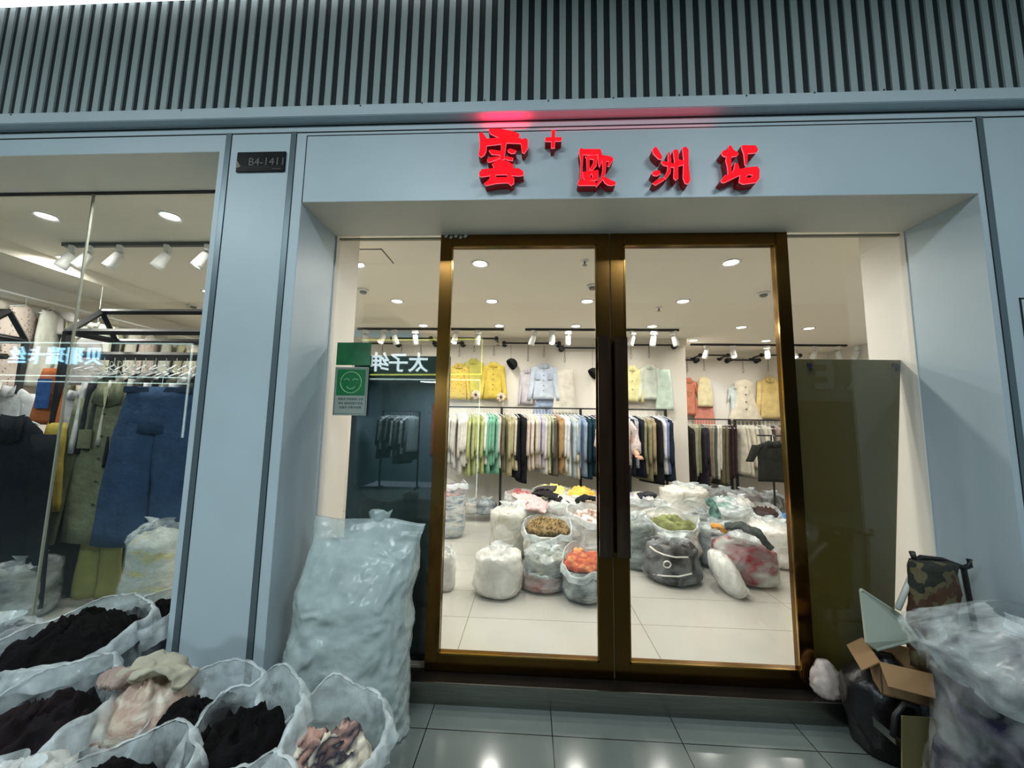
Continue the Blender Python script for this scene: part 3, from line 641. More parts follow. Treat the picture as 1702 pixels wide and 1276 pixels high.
# alcove rack on the right
AY = 4.72; X2 = lambda u_: at(u_, 740, 1, AY).x
za = at(1200, 697, 1, AY).z
rack('clothes_rack', (X2(1136), X2(1216)), AY, za, 'black clothes rack in the alcove, left one', (X2(1137), X2(1214)))
rack('clothes_rack', (X2(1222), X2(1345)), AY, za, 'black clothes rack in the alcove, right one', (X2(1223), X2(1345)))
r1 = C('coat', (44, 42, 40), 'black', 1)+C('trousers', (190, 184, 150), 'cream', 2)+C('trousers', (150, 158, 110), 'pale olive', 1)+C('coat', (50, 42, 52), 'black plum', 2)+C('trousers', (160, 146, 120), 'khaki', 2)+C('trousers', (78, 92, 84), 'grey green', 1)+C('trousers', (214, 204, 188), 'white', 2)+C('trousers', (110, 100, 74), 'olive brown', 2)+C('trousers', (62, 40, 40), 'dark brown', 3)
hang_row(r1, X2(1138), X2(1213), AY, za, 'the left alcove rack', 'garments on the left alcove rack', .35)
r2 = C('skirt', (206, 198, 176), 'wide cream', 4)+C('skirt', (150, 146, 138), 'grey', 1)+C('skirt', (208, 200, 182), 'pale cream', 2)+C('trousers', (84, 66, 58), 'brown', 1)+C('trousers', (168, 148, 134), 'taupe', 2)+C('coat', (66, 58, 52), 'dark grey brown', 1)+C('coat', (96, 92, 88), 'grey', 2)+C('shirt', (60, 66, 60), 'dark green', 2)+C('shirt', (170, 160, 150), 'stone', 2)
hang_row(r2, X2(1223), X2(1340), AY, za, 'the right alcove rack', 'garments on the right alcove rack', .35)
# racks hidden partly behind the side lights: more garments left of the door stile seen through glass
# front-facing garments
def front_mesh(kind, w, h, sd):
    mb = MB(); N = 28; T = .035
    def body(prof, cx=0, n=N, tw=0, k=12):
        rings = []
        for i in range(k+1):
            t = i/k
            for a, b in zip(prof, prof[1:]):
                if a[0] <= t <= b[0]+1e-6:
                    f = (t-a[0])/(b[0]-a[0]); ww = a[1]+(b[1]-a[1])*f; xx = (a[2]+(b[2]-a[2])*f) if len(a) > 2 else 0; break
            rings.append(ell(cx+xx, 0, -t*h, ww, T*(.5+.5*min(1, t*6)), n, sd, .012*min(1, t*5)))
        mb.loft(rings)
    if kind in ('shirt', 'jacket', 'tee'):
        body([(0, w*.14), (.03, w*.20), (.10, w*.46), (.16, w*.48), (.5, w*.44), (1, w*.47)])
        sl = .42 if kind == 'tee' else .92
        for s_ in (-1, 1):
            rr = []
            for i in range(9):
                t = i/8; rr.append(ell(s_*(w*.42+w*(.22 if kind != 'tee' else .26)*t), .0, -h*.10-t*h*sl, w*(.15-.05*t), .026, 14, sd+s_, .005, s_*.25))
            mb.loft(rr)
        for s_ in (-1, 1):     # collar wings
            mb.poly([(0, -.045, -h*.16), (s_*w*.20, -.050, -h*.13), (s_*w*.17, -.03, .012), (s_*w*.05, -.02, .0)], back=(0, .008, 0))
    elif kind in ('jeans', 'trousers'):
        body([(0, w*.42), (.28, w*.5), (.3, w*.5)], k=4)
        mb.bm.free(); mb.bm = bmesh.new()
        rings = []
        for i in range(5): t = i/4; rings.append(ell(0, 0, -t*h*.30, w*(.34+.09*t), T, N, sd, .006*t))
        mb.loft(rings)
        for s_ in (-1, 1):
            rr = []
            for i in range(11): t = i/10; q_ = min(1, t*4); rr.append(ell(s_*w*(.17+.035*q_+.065*t), 0, -h*(.10+.90*t), w*(.18+.035*q_+.045*t), T*(.80+.16*q_), 18, sd+s_, .012*min(1, t*3)))
            mb.loft(rr)
    elif kind == 'skirt': body([(0, w*.34), (.06, w*.36), (1, w*.52)])
    elif kind == 'dress':
        body([(0, w*.10), (.04, w*.24), (.12, w*.30), (.36, w*.24), (.42, w*.26), (1, w*.52)], k=18)
    elif kind == 'vest': body([(0, w*.2), (.05, w*.34), (.3, w*.36), (.36, w*.42), (1, w*.45)])
    return mb.mesh('garment_front', True)
def wall_garment(kind, u0, u1, v0, v1, c, lab, y=BY-.07, pat=None, cat='clothing', hook=True, extra=None, chain=True, rail_v=None):
    a, b = at(u0, v0, 1, y), at(u1, v1, 1, y); w_ = (b.x-a.x)*(.72 if kind in ('shirt', 'jacket') else .80 if kind == 'tee' else .98); h_ = a.z-b.z
    r = empty('wall_'+kind, ((a.x+b.x)/2, y, a.z), lab, cat, 'garments displayed on the shop walls', random.uniform(-.05, .05))
    link('garment', front_mesh(kind, w_, h_, random.randint(1, 50)), cloth(c, pat), r)
    hg = link('hanger', hanger_mesh(True), None, r, loc=(0, -.0, .085)); hg.scale = (w_/.5 if w_ < .5 else 1, 1, 1)
    if chain:
        zt_ = at(700, rail_v or 573, 1, y).z-a.z if y < 4.5 else at(1200, rail_v or 594, 1, y).z-a.z
        mb = MB(); k = max(2, int((zt_-.10)/.05))
        mb.tube([(0, 0, zt_+.0), (0, 0, .20)], .004, 5)
        mb.tube([(.012*sin(t), 0, .155+.05*cos(t)*.9) for t in [2*pi*i/12 for i in range(13)]], .003, 5)
        mb.build('hanging_chain', BLACKM, r)
    if extra: extra(r, w_, h_)
    return r
BR = mat('dark_button', S(60, 50, 44), .4)
def buttons(n=5, m=BR, r_=.008):
    def f(r, w_, h_):
        for i in range(n): MB().lathe([(r_, 0), (r_, .004), (.0001, .005)], n=8).build('button', m, r, loc=(0, -.045, -h_*(.2+.7*i/n)), rot=(pi/2, 0, 0))
    return f
def pockets(c):
    def f(r, w_, h_):
        for s_ in (-1, 1): MB().box((s_*w_*.26-w_*.1, -.050, -h_*.46), (s_*w_*.26+w_*.1, -.036, -h_*.28), bev=.004).build('chest_pocket', cloth(c), r)
        buttons(5)(r, w_, h_)
    return f
wall_garment('shirt', 742, 782, 604, 664, (222, 190, 70), 'yellow floral long sleeved shirt on the back wall, leftmost', pat='print')
wall_garment('shirt', 768, 806, 596, 662, (206, 196, 76), 'yellow-green shirt behind the two yellow ones on the back wall', y=BY-.03)
wall_garment('jacket', 798, 842, 602, 663, (226, 196, 60), 'plain bright yellow jacket with collar and buttons on the back wall', extra=buttons(5))
wall_garment('shirt', 862, 892, 612, 672, (206, 198, 204), 'pale lilac jacket beside the light blue denim jacket', y=BY-.03)
wall_garment('jacket', 878, 930, 604, 664, (196, 208, 224), 'light blue denim jacket with chest pockets on the back wall', extra=pockets((176, 190, 212)))
wall_garment('trousers', 884, 934, 655, 735, (150, 168, 200), 'blue trousers hanging under the denim jacket', y=BY-.03, chain=False)
wall_garment('skirt', 918, 960, 614, 690, (214, 208, 190), 'cream draped wrap skirt right of the denim jacket', rail_v=577)
wall_garment('shirt', 1030, 1070, 608, 668, (232, 224, 150), 'pale yellow blouse with bows just right of the door handles', extra=buttons(3))
wall_garment('shirt', 1060, 1100, 606, 664, (218, 226, 206), 'mint white blouse with open neck right of the yellow blouse')
wall_garment('skirt', 1088, 1120, 614, 682, (200, 220, 200), 'pale green skirt clipped at the right end of the back wall', chain=False)
E2 = BY2-.07
def heart(r, w_, h_):
    o = [(w_*.16*(sin(t)**3), -.048, -h_*.42+w_*.012*(13*cos(t)-5*cos(2*t)-2*cos(3*t)-cos(4*t))) for t in [2*pi*k/24 for k in range(24)]]
    MB().tube(o+[o[0]], .005, 5).build('heart_print', cloth((214, 160, 90)), r)
wall_garment('tee', 1126, 1162, 628, 690, (226, 128, 96), 'orange-pink t-shirt with a heart at the left of the alcove', y=E2, extra=heart)
wall_garment('vest', 1156, 1188, 626, 676, (228, 212, 158), 'cream vest with black collar over a coral skirt', y=E2-.05)
wall_garment('skirt', 1150, 1192, 662, 730, (228, 136, 112), 'coral skirt hanging under the cream vest', y=E2, chain=False)
wall_garment('dress', 1208, 1268, 630, 700, (232, 220, 196), 'cream button dress with a wide skirt in the alcove', y=E2, extra=buttons(4, BR, .012))
wall_garment('tee', 1210, 1232, 640, 690, (214, 226, 222), 'small white top beside the cream dress', y=E2+.03, chain=False)
wall_garment('shirt', 1254, 1306, 626, 696, (226, 196, 120), 'shirt coloured by warm yellow light at the right end of the alcove', y=E2)  # the yellow light falling on it is put into the cloth colour
def cap(u_, v_, y, lab, rz, s_=1.0):
    p = at(u_, v_, 1, y); r = empty('baseball_cap', p, lab, 'cap', None, rz); K = cloth((34, 36, 30)); mb = MB()
    mb.lathe([(.0001, .10), (.05, .092), (.082, .06), (.092, .02), (.092, -.01)], n=20, caps=False)
    o = mb.build('crown', K, r, True); o.rotation_euler = (0, .9, 0); o.scale = (s_, s_, s_)
    rr = []
    for i in range(7):
        t = -1+2*i/6; rr.append([(.085*sin(t*1.1), -.085*cos(t*.9), -.006), (.10*sin(t*.9), -.155+.04*t*t, -.022), (.10*sin(t*.9), -.155+.04*t*t, -.026), (.085*sin(t*1.1), -.085*cos(t*.9), -.010)])
    o2 = MB().loft(rr).build('brim', K, r, True); o2.rotation_euler = (0, .9, 0)
    z_ = at(u_, 571, 1, y).z-p.z; MB().tube([(0, .0, .08), (-.0, .0, z_)], .002, 5).build('cord', BLACKM, r)
cap(849, 606, BY-.12, 'black cap hanging between the yellow jacket and the denim jacket', .4)
cap(985, 622, BY-.12, 'black cap hanging beside the door handles on the back wall', .2)
PF = mat('ornament_fluff', S(214, 196, 176), .9, var=.35, scale=30)
for u_, v_, lb in ((791, 656, 'between the yellow shirts'), (833, 660, 'at the right cuff of the yellow jacket')):
    p = at(u_, v_, 1, BY-.14); r = empty('fabric_flower', p, 'small brown and white fabric flower '+lb, 'ornament')
    mb = MB()
    for k in range(7):
        t = 2*pi*k/7; bmesh.ops.create_icosphere(mb.bm, subdivisions=2, radius=.032, matrix=Matrix.Translation((.04*cos(t), 0, .04*sin(t)))@Matrix.Diagonal((1, .5, 1, 1)))
    mb.build('petals', PF, r, True); MB().lathe([(.0001, .02), (.02, .01), (.02, 0), (.0001, -.01)], n=10).build('centre', cloth((90, 70, 50)), r, True, loc=(0, -.025, 0), rot=(pi/2, 0, 0))
# wall pipes with round flanges
def pipe(u0, u1, v_, y, lab, yw):
    a, b = at(u0, v_, 1, y), at(u1, v_, 1, y); b.z = a.z
    r = empty('wall_pipe_rail', ((a+b)/2), lab, 'wall rail', 'black pipe rails on the walls')
    o = MB().tube([a-(a+b)/2, b-(a+b)/2], .014, 10).build('pipe', BLACKM, r)
    for e_ in (a, b):
        d = e_-(a+b)/2; MB().tube([d, d+Vector((0, yw-y-.012, 0))], .014, 10).build('elbow', BLACKM, r)
        MB().tube([d+Vector((0, -.006, 0)), d+Vector((0, .014, 0))], .034, 14).build('end_cap', BLACKM, r); MB().tube([d+Vector((0, yw-y-.014, 0)), d+Vector((0, yw-y, 0))], .045, 14).build('wall_flange', BLACKM, r)
for args in ((560, 659, 570, BY-.1, 'black pipe rail above the green sticker', BY), (652, 716, 562, BY-.3, 'black pipe rail above the mirrored lit characters', BY), (722, 768, 570, BY-.1, 'short black pipe rail left end of the yellow shirts', BY),
             (738, 825, 562, BY-.3, 'black pipe rail above the yellow shirts', BY), (838, 929, 570, BY-.1, 'black pipe rail above the denim jacket', BY), (934, 1030, 578, BY-.1, 'black pipe rail above the wrap skirt', BY),
             (1036, 1124, 573, BY-.1, 'black pipe rail above the pale blouses', BY)): pipe(*args)
for args in ((1122, 1160, 598, BY2-.1, 'black pipe rail above the heart t-shirt', BY2), (1164, 1210, 590, BY2-.3, 'black pipe rail over the cream vest', BY2), (1213, 1262, 598, BY2-.1, 'black pipe rail above the cream dress', BY2), (1266, 1330, 590, BY2-.3, 'black pipe rail above the yellow-lit shirt', BY2)): pipe(*args)
for i, u_ in enumerate((636, 668, 700)):
    p = at(u_, 572, 1, BY-.1); mb = MB(); mb.tube([(0, 0, 0), (0, 0, -.10)], .004, 5); mb.tube([(.016*sin(t), 0, -.13+.03*cos(t)) for t in [2*pi*k/12 for k in range(13)]], .003, 5)
    o = mb.build('hanging_hook', BLACKM); o.location = p; tag(o, 'empty black hook on the back wall above the mirrored characters, %s' % ('leftmost', 'middle', 'rightmost')[i], 'hook')
# dark t-shirt on a stand, right alcove
p = at(1283, 848, 2, .1); p = Vector((3.35, 3.9, .1)); yy = 3.9
px_ = at(1284, 760, 1, yy); zt_ = at(1284, 733, 1, yy).z; zb_ = at(1284, 800, 1, yy).z; p = Vector((px_.x, yy, .1))
r = empty('garment_stand', p, 'black single pole stand carrying the dark t-shirt at the right', 'stand')
MB().tube([(0, 0, .02), (0, 0, zt_-.1+.08)], .014, 8).tube([(-.2, 0, zt_-.1+.08), (.2, 0, zt_-.1+.08)], .01, 8).build('pole', BLACKM, r)
MB().lathe([(.18, 0), (.18, .015), (.03, .03)], n=20).build('base', BLACKM, r)
r = empty('hung_t_shirt', (p.x, yy-.02, zt_), 'very dark green short sleeved t-shirt on a stand', 'clothing')
link('garment', front_mesh('tee', .50, zt_-zb_, 3), cloth((46, 48, 40)), r); link('hanger', hanger_mesh(True), None, r, loc=(0, 0, .085))
# rack rails of the wall behind: person half hidden by the door post
def skin_body(name, joints, edges, m, parent, sub=2):
    me = bpy.data.meshes.new(name); me.from_pydata([j[:3] for j in joints], edges, []); o = link(name, me, m, parent)
    o.modifiers.new('skin', 'SKIN'); 
    for i, j in enumerate(joints): me.skin_vertices[0].data[i].radius = (j[3], j[4] if len(j) > 4 else j[3])
    me.skin_vertices[0].data[0].use_root = True; o.modifiers['skin'].use_smooth_shade = True
    s_ = o.modifiers.new('sub', 'SUBSURF'); s_.levels = sub; s_.render_levels = sub; return o
pp = at(1031, 700, 1, 3.25); px_ = pp.x
SK = mat('skin', S(196, 150, 124), .5)
r = empty('person', (px_-.05, 3.25, .1), 'person in a pale patterned blouse and black trousers, half hidden by the door handles', 'person', None, .2)
skin_body('body', [(0, 0, .93, .13, .10), (0, 0, 1.15, .12, .09), (0, 0, 1.34, .15, .09), (0, 0, 1.43, .05), (0, -.01, 1.52, .055), (0, -.015, 1.58, .075, .09), (0, -.01, 1.66, .07, .085),
  (.17, 0, 1.37, .05), (.22, -.02, 1.12, .042), (.18, -.20, 1.0, .034), (-.17, 0, 1.37, .05), (-.22, -.02, 1.12, .042), (-.16, -.2, 1.02, .034),
  (.09, 0, .82, .09), (.10, 0, .47, .065), (.10, .01, .08, .042), (.10, -.13, .035, .035), (-.09, 0, .82, .09), (-.10, 0, .47, .065), (-.10, .01, .08, .042), (-.10, -.13, .035, .035),
  (.16, -.27, .98, .03, .02), (-.14, -.27, 1.0, .03, .02)],
  [(0, 1), (1, 2), (2, 3), (3, 4), (4, 5), (5, 6), (2, 7), (7, 8), (8, 9), (2, 10), (10, 11), (11, 12), (0, 13), (13, 14), (14, 15), (15, 16), (0, 17), (17, 18), (18, 19), (19, 20), (9, 21), (12, 22)], SK, r)
fg = []
for s_, bx in ((1, .16), (-1, -.14)):
    for k in range(4): MBt = MB().tube([(bx+(k-1.5)*.017, -.285, .985), (bx+(k-1.5)*.019, -.32, .975), (bx+(k-1.5)*.018, -.345, .95)], [.009, .008, .006], 7).build('finger', SK, r, True)
    MB().tube([(bx-s_*.03, -.265, .985), (bx-s_*.045, -.295, .98), (bx-s_*.04, -.315, .97)], [.011, .009, .007], 7).build('thumb', SK, r, True)
BL = cloth((214, 196, 190), 'print')
bl = MB(); bl.loft([ell(0, 0, z, a, b, 24, 3, .008) for z, a, b in ((.86, .20, .145), (.98, .19, .14), (1.15, .175, .125), (1.32, .20, .12), (1.40, .16, .10), (1.44, .07, .07))])
for s_ in (-1, 1): bl.tube([(s_*.15, 0, 1.39), (s_*.22, 0, 1.28), (s_*.25, -.02, 1.12), (s_*.20, -.15, 1.03)], [.07, .075, .075, .06], 14)
bl.build('blouse', BL, r, True)
tr_ = MB(); tr_.loft([ell(0, 0, z, a, b, 20, 3, .004) for z, a, b in ((.93, .165, .125), (.8, .185, .135), (.72, .18, .12))])
for s_ in (-1, 1): tr_.tube([(s_*.09, 0, .80), (s_*.10, 0, .45), (s_*.10, 0, .10)], [.105, .085, .075], 14)
tr_.build('trousers', cloth((24, 24, 26)), r, True)
ha = MB(); ha.loft([ell(0, .01, z, a, b, 18, 2, .003) for z, a, b in ((1.48, .07, .06), (1.55, .09, .09), (1.64, .092, .105), (1.72, .06, .07), (1.745, .01, .01))])
for v in ha.bm.verts: v.co.y += .035
ha.build('hair', cloth((30, 24, 22)), r, True)
fc = MB()
for s_ in (-1, 1): fc.lathe([(.0001, .008), (.01, .005), (.012, 0)], c=(s_*.03, 0, 0), n=8)
fc.build('eyes', mat('eye_dark', S(30, 24, 22), .3), r, loc=(0, -.098, 1.60), rot=(pi/2, 0, 0))
MB().tube([(0, -.095, 1.60), (0, -.125, 1.565), (0, -.10, 1.56)], [.007, .012, .008], 7).build('nose', SK, r, True)
MB().tube([(-.025, -.095, 1.535), (0, -.103, 1.533), (.025, -.095, 1.535)], .005, 6).build('mouth', mat('lips', S(170, 90, 84), .5), r, True)

# ------------------------------------------------------------------ sacks of clothes
def sack(label, c, r, h, fill, top=None, closed=False, rim=.05, flare=1.0, film=None, seed=0, tiltv=(0, 0), N=48, K=18, ry=None, rimt=.016, mound=.06, cat='sack', group=None, slope=0, name=None, sink=.0, cuff=.06):
    film = film or FILM; ry = ry or r; film_r = FILMR
    root = empty(name or ('tied_sack' if closed else 'open_sack'), c, label, cat, group)
    def P(t, a, k=1.0, zz=None, ex=0):
        rr = (.80+.30*min(1, t/.16)**.6 if t < .16 else 1.10-.10*((t-.16)/.84)**1.3)/1.08
        lf = 1+.13*NZ(cos(a)*1.3, sin(a)*1.3, t*2.2, seed)+.045*RG(cos(a)*3, sin(a)*3, t*4+ex, seed)+.022*RG(cos(a)*7, sin(a)*7, t*13, seed)
        z = (t*h if zz is None else zz)+.02*NZ(cos(a), sin(a), t*3, seed+5)*(1 if t > .1 else 0)
        return (r*rr*lf*k*cos(a)+tiltv[0]*t, ry*rr*lf*k*sin(a)+tiltv[1]*t, z)
    A = [2*pi*i/N for i in range(N)]; top_t = .84 if not closed else .88
    # packed clothes
    mb = MB(); rings = [[P(top_t*i/K, a, .955) for a in A] for i in range(K+1)]
    m_ = rings[-1]
    if closed:
        for j in range(1, 7):
            f = j/6; rings.append([(p[0]*(1-f)+tiltv[0]*f*top_t, p[1]*(1-f)+tiltv[1]*f*top_t, p[2]+h*.10*sin(f*pi/2)+.03*RG(p[0]*9*(1-f), p[1]*9*(1-f), f, seed)) for p in m_])
    mb.loft(rings, caps=True); mb.build('packed_clothes', fill, root, True)
    # film
    rings = [[P(top_t*i/K, a, 1.0, ex=.3) for a in A] for i in range(K+1)]; base = rings[-1]
    if closed:
        gx, gy = tiltv[0]*1.1+.05*r, tiltv[1]*1.1-.1*r
        for j in range(1, 13):
            f = j/12; nr = (1-f)**.8*.93+.07+(.10 if f > .9 else 0)*(f-.9)*10
            rings.append([(gx*f+(p[0])*nr*(1+.10*sin(9*a+seed)*f*(1-f)*2+.13*RG(cos(a)*2.4, sin(a)*2.4, f*2, seed)), gy*f+(p[1])*nr*(1+.10*sin(9*a+seed)*f*(1-f)*2+.13*RG(cos(a)*2.4, sin(a)*2.4, f*2, seed+1)), p[2]+h*.17*sin(f*pi/2)+.035*RG(cos(a)*3, sin(a)*3, f*3, seed+2)) for p, a in zip(base, A)])
        MB().loft(rings, caps=False).build('plastic_film', film, root, True)
        ft = MB(); o = Vector((gx, gy, base[0][2]+h*.15))
        ft.loft([[(o.x+(.05+.05*f)*r/.2*cos(a)*(1+.3*sin(5*a+seed)), o.y+(.05+.04*f)*r/.2*sin(a)*(1+.3*sin(4*a)), o.z+.055*f+.012*sin(3*a+seed)) for a in A[::2]] for f in (0, .3, .6, 1)], caps=False)
        ft.build('gathered_neck', film_r, root, True)
        return root
    top_r = []
    for j in range(1, 7):
        f = j/6; top_r.append([(p[0]*(1+(flare-1)*f+(.09*NZ(cos(a)*2, sin(a)*2, f, seed+9)+.035*RG(cos(a)*6, sin(a)*6, f*.6, seed))*f), p[1]*(1+(flare-1)*f+(.09*NZ(cos(a)*2, sin(a)*2, f, seed+8)+.035*RG(cos(a)*6, sin(a)*6, f*.6, seed))*f), p[2]+(h*.16+rim)*f+slope*sin(a)*f+.05*f*NZ(cos(a)*1.4, sin(a)*1.4, 0, seed+3)) for p, a in zip(base, A)])
    MB().loft(rings+top_r, caps=False).build('plastic_film', film, root, True)
    L = top_r[-1]; cx = sum(p[0] for p in L)/N; cy = sum(p[1] for p in L)/N
    rl = [[] for _ in range(9)]
    for i, p in enumerate(L):
        a = A[i]; d = Vector((p[0]-cx, p[1]-cy, 0)).normalized(); ln = cuff*(1+.55*NZ(cos(a)*2.2, sin(a)*2.2, 3, seed)+.2*NZ(cos(a)*8, sin(a)*8, 1, seed))
        for j in range(9):
            f = j/8; o_ = rimt*(.9*sin(min(1, f*2.2)*pi/2)+.7*f)+rimt*.55*RG(cos(a)*7, sin(a)*7, f*1.5, seed+2)*f+.3*rimt*sin(a*19+seed*2+f*2)*min(1, f*3)
            rl[j].append((p[0]+d.x*o_, p[1]+d.y*o_, p[2]+.006*RG(cos(a)*9, sin(a)*9, 0, seed)+rimt*.5*sin(min(1, f*3)*pi)-ln*f**1.15))
    MB().loft(rl, caps=False).build('folded_rim', film_r, root, True)
    # heaped clothes in the mouth
    mb = MB(); R0 = rings[-1]; rr = []
    for j in range(0, 15):
        f = j/14; rr.append([(p[0]*(1-f)*.97+tiltv[0]*f*top_t, p[1]*(1-f)*.97+tiltv[1]*f*top_t, p[2]-sink+mound*(1-(1-f)**2)+(.045*RG(p[0]*(1-f)*13, p[1]*(1-f)*9, 2, seed)+.034*RG(p[0]*(1-f)*27+3*NZ(p[0]*4, p[1]*4, 0, seed), p[1]*(1-f)*17, 5, seed))*min(1, f*5+.2)) for p in R0])
    mb.loft(rr, caps=True); mb.build('heaped_clothes', top or fill, root, True)
    return root
def fm(*cols, **k): return fill_mat('fill_'+'_'.join('%02x%02x%02x' % c for c in cols)+str(k), list(cols), **k)
def isack(label, u_, wpx, vb, vt, fill, yf=None, **k):
    if yf is None: yf = at(u_, vb, 2, .1).y
    zb = at(u_, vb, 1, yf).z; zt = at(u_, vt, 1, yf).z
    if zb < .16: zb = .1
    r = .2
    for _ in range(6): r = abs(at(u_+wpx/2, vb, 1, yf+r*.8).x-at(u_-wpx/2, vb, 1, yf+r*.8).x)/2
    cy = yf+r*.9; cx = at(u_, (vb+vt)/2, 1, cy).x
    return sack(label, (cx, cy, zb), r*.98, (zt-zb)/(1.0 if k.get('closed') else .93), fill, N=36, K=12, rimt=k.pop('rimt', .014), cuff=.055, seed=k.pop('seed', int(u_) % 97), **k)
WB = fm((206, 204, 196), (226, 224, 216), (190, 190, 180))
isack('white translucent tied sack nearest the doors in the left leaf', 829, 80, 1000, 930, WB, closed=True, film=FILMW)
isack('flat pink-brown tied sack on the floor below the grey-green one', 902, 70, 990, 962, fm((176, 130, 116), (150, 104, 96), (200, 170, 150)), closed=True)
isack('grey-green tied sack resting on the pink-brown one', 906, 76, 966, 930, fm((70, 84, 70), (150, 152, 138), (52, 66, 56)), yf=1.36, closed=True)
isack('open sack with orange and red clothes beside the door handles', 972, 78, 1008, 948, fm((120, 120, 112), (70, 76, 76), (170, 168, 160)), top=fm((206, 120, 78), (170, 84, 70), (222, 160, 104)), rim=.0, slope=.06)
isack('tall cream and olive tied sack left of the floral clothes sack', 845, 62, 935, 852, fm((208, 206, 178), (150, 146, 110), (190, 186, 160)), closed=True, film=FILMW)
isack('open sack full of brown floral clothes', 910, 80, 934, 888, fm((130, 120, 92), (90, 80, 58), (160, 150, 120)), yf=1.72, top=fm((96, 78, 50), (160, 134, 92), (58, 48, 34), (140, 120, 70), hs=26, vs=30), rim=.01, slope=.06, film=FILMW)
isack('open white sack with brown and white clothes half behind the door post', 985, 84, 962, 872, fm((214, 206, 198), (176, 160, 148), (230, 226, 220)), yf=1.95, top=fm((214, 206, 200), (150, 116, 98), (230, 226, 220)), film=FILMW, slope=.05)
isack('open sack heaped with pale yellow clothes at the back left', 918, 64, 880, 828, fm((226, 220, 160), (236, 232, 200)), yf=3.0, top=fm((226, 214, 96), (240, 232, 150), (206, 190, 80)), film=FILMW, mound=.12)
isack('open sack heaped with orange-yellow clothes at the back left', 967, 62, 880, 834, fm((226, 214, 170), (206, 190, 140)), yf=2.85, top=fm((222, 160, 62), (236, 196, 100), (206, 140, 50)), film=FILMW, mound=.12)
isack('open sack with black and rose clothes behind the pink clothes', 864, 52, 880, 836, fm((214, 210, 206), (180, 172, 168)), yf=2.7, top=fm((40, 34, 36), (196, 120, 120), (30, 28, 30)), film=FILMW, mound=.10)
isack('grey-white sack under the long pink garment', 872, 66, 925, 856, fm((200, 196, 190), (222, 214, 210)), yf=2.2, top=fm((214, 196, 192), (200, 198, 196)), film=FILMW, mound=.1)
isack('white sack under the black trousers', 934, 70, 925, 850, fm((214, 210, 206), (190, 186, 180)), yf=2.35, top=fm((220, 216, 210), (180, 176, 170)), film=FILMW, mound=.1)
isack('tall sack with blue denim beside the left door stile', 750, 46, 897, 818, fm((96, 124, 140), (210, 204, 196), (80, 104, 124)), top=fm((226, 170, 160), (60, 70, 90)), film=FILM)
isack('small dark grey tied sack against the back wall', 808, 36, 857, 836, fm((70, 76, 82), (120, 126, 130)), yf=3.5, closed=True)
isack('small beige tied sack against the back wall', 782, 28, 856, 838, fm((180, 172, 156), (150, 140, 124)), yf=3.5, closed=True)
isack('white sack low at the left door stile edge', 742, 30, 985, 925, WB, closed=True, film=FILMW)
# right leaf
s17 = isack('black tied sack with white straps nearest the doors in the right leaf', 1117, 92, 978, 912, fm((30, 24, 22), (52, 44, 40), (20, 24, 20)), closed=True, film=FILMC)
isack('open cream sack with olive green clothes at its mouth', 1118, 84, 935, 884, fm((196, 184, 140), (214, 204, 176), (150, 140, 100)), yf=1.95, top=fm((122, 128, 78), (96, 100, 62), (140, 146, 96)), film=FILMW, slope=.06)
isack('grey-green tied sack with white upper part beside the right door handle', 1056, 62, 950, 870, fm((92, 104, 98), (130, 138, 130), (74, 88, 84)), closed=True, film=FILM)
isack('open sack with mixed small clothes at the back beside the right handle', 1068, 74, 895, 842, fm((210, 206, 200), (186, 184, 178)), yf=2.6, top=fm((224, 186, 150), (120, 134, 150), (226, 222, 214), (50, 50, 52)), film=FILMW, mound=.08)
isack('dark striped tied sack standing below the tweed one', 1160, 58, 925, 856, fm((52, 52, 50), (150, 150, 140), (40, 48, 52), vs=30), closed=True)
isack('dark tweed sack with white top, highest of the pile', 1137, 78, 862, 818, cloth((70, 66, 56), 'tweed'), yf=2.55, closed=True, film=FILMW)
isack('low tied sack with dark red and grey clothes', 1236, 104, 980, 915, fm((110, 108, 104), (130, 36, 42), (150, 150, 144), (196, 194, 180), hs=3, vs=7), closed=True, film=FILMC)
isack('open sack heaped with mint and pale grey clothes behind the dark trousers', 1205, 76, 905, 858, fm((206, 206, 200), (160, 176, 168)), yf=2.5, top=fm((190, 192, 196), (120, 156, 146), (206, 206, 210), (176, 180, 184)), film=FILMW, mound=.14)
isack('pinkish white tied sack at the right leaf stile', 1287, 72, 948, 884, fm((222, 212, 206), (236, 230, 224)), closed=True, film=FILMW)
isack('open sack with dark brown clothes at the back right', 1272, 46, 888, 860, fm((190, 184, 178), (150, 140, 134)), yf=3.0, top=fm((70, 52, 46), (50, 40, 38)), film=FILMW, slope=.05)
isack('open sack with bright blue clothes at the right leaf stile', 1298, 42, 892, 868, fm((150, 156, 146), (190, 190, 180)), top=fm((70, 120, 176), (90, 140, 190)), film=FILMW)
isack('white sack between the mint clothes and the dark brown ones', 1242, 56, 905, 872, fm((214, 212, 206), (196, 200, 194)), yf=2.65, closed=True, film=FILMW)
isack('white sack squeezed between the olive clothes sack and the tweed one', 1098, 66, 905, 856, WB, yf=2.35, closed=True, film=FILMW)
isack('dark grey tied sack behind the red and grey one', 1192, 70, 940, 884, fm((84, 88, 88), (54, 58, 60), (150, 150, 146)), yf=2.0, closed=True)
isack('cream tied sack under the pinkish one at the right of the pile', 1268, 60, 925, 874, fm((206, 196, 186), (222, 214, 206)), yf=2.35, closed=True, film=FILMW)
isack('grey translucent sack between the cream and the floral ones', 886, 50, 905, 862, fm((186, 184, 176), (150, 146, 138)), yf=2.45, closed=True)
isack('off-white tied sack behind the orange clothes sack', 948, 60, 948, 880, fm((206, 200, 190), (176, 166, 156)), yf=1.98, closed=True)
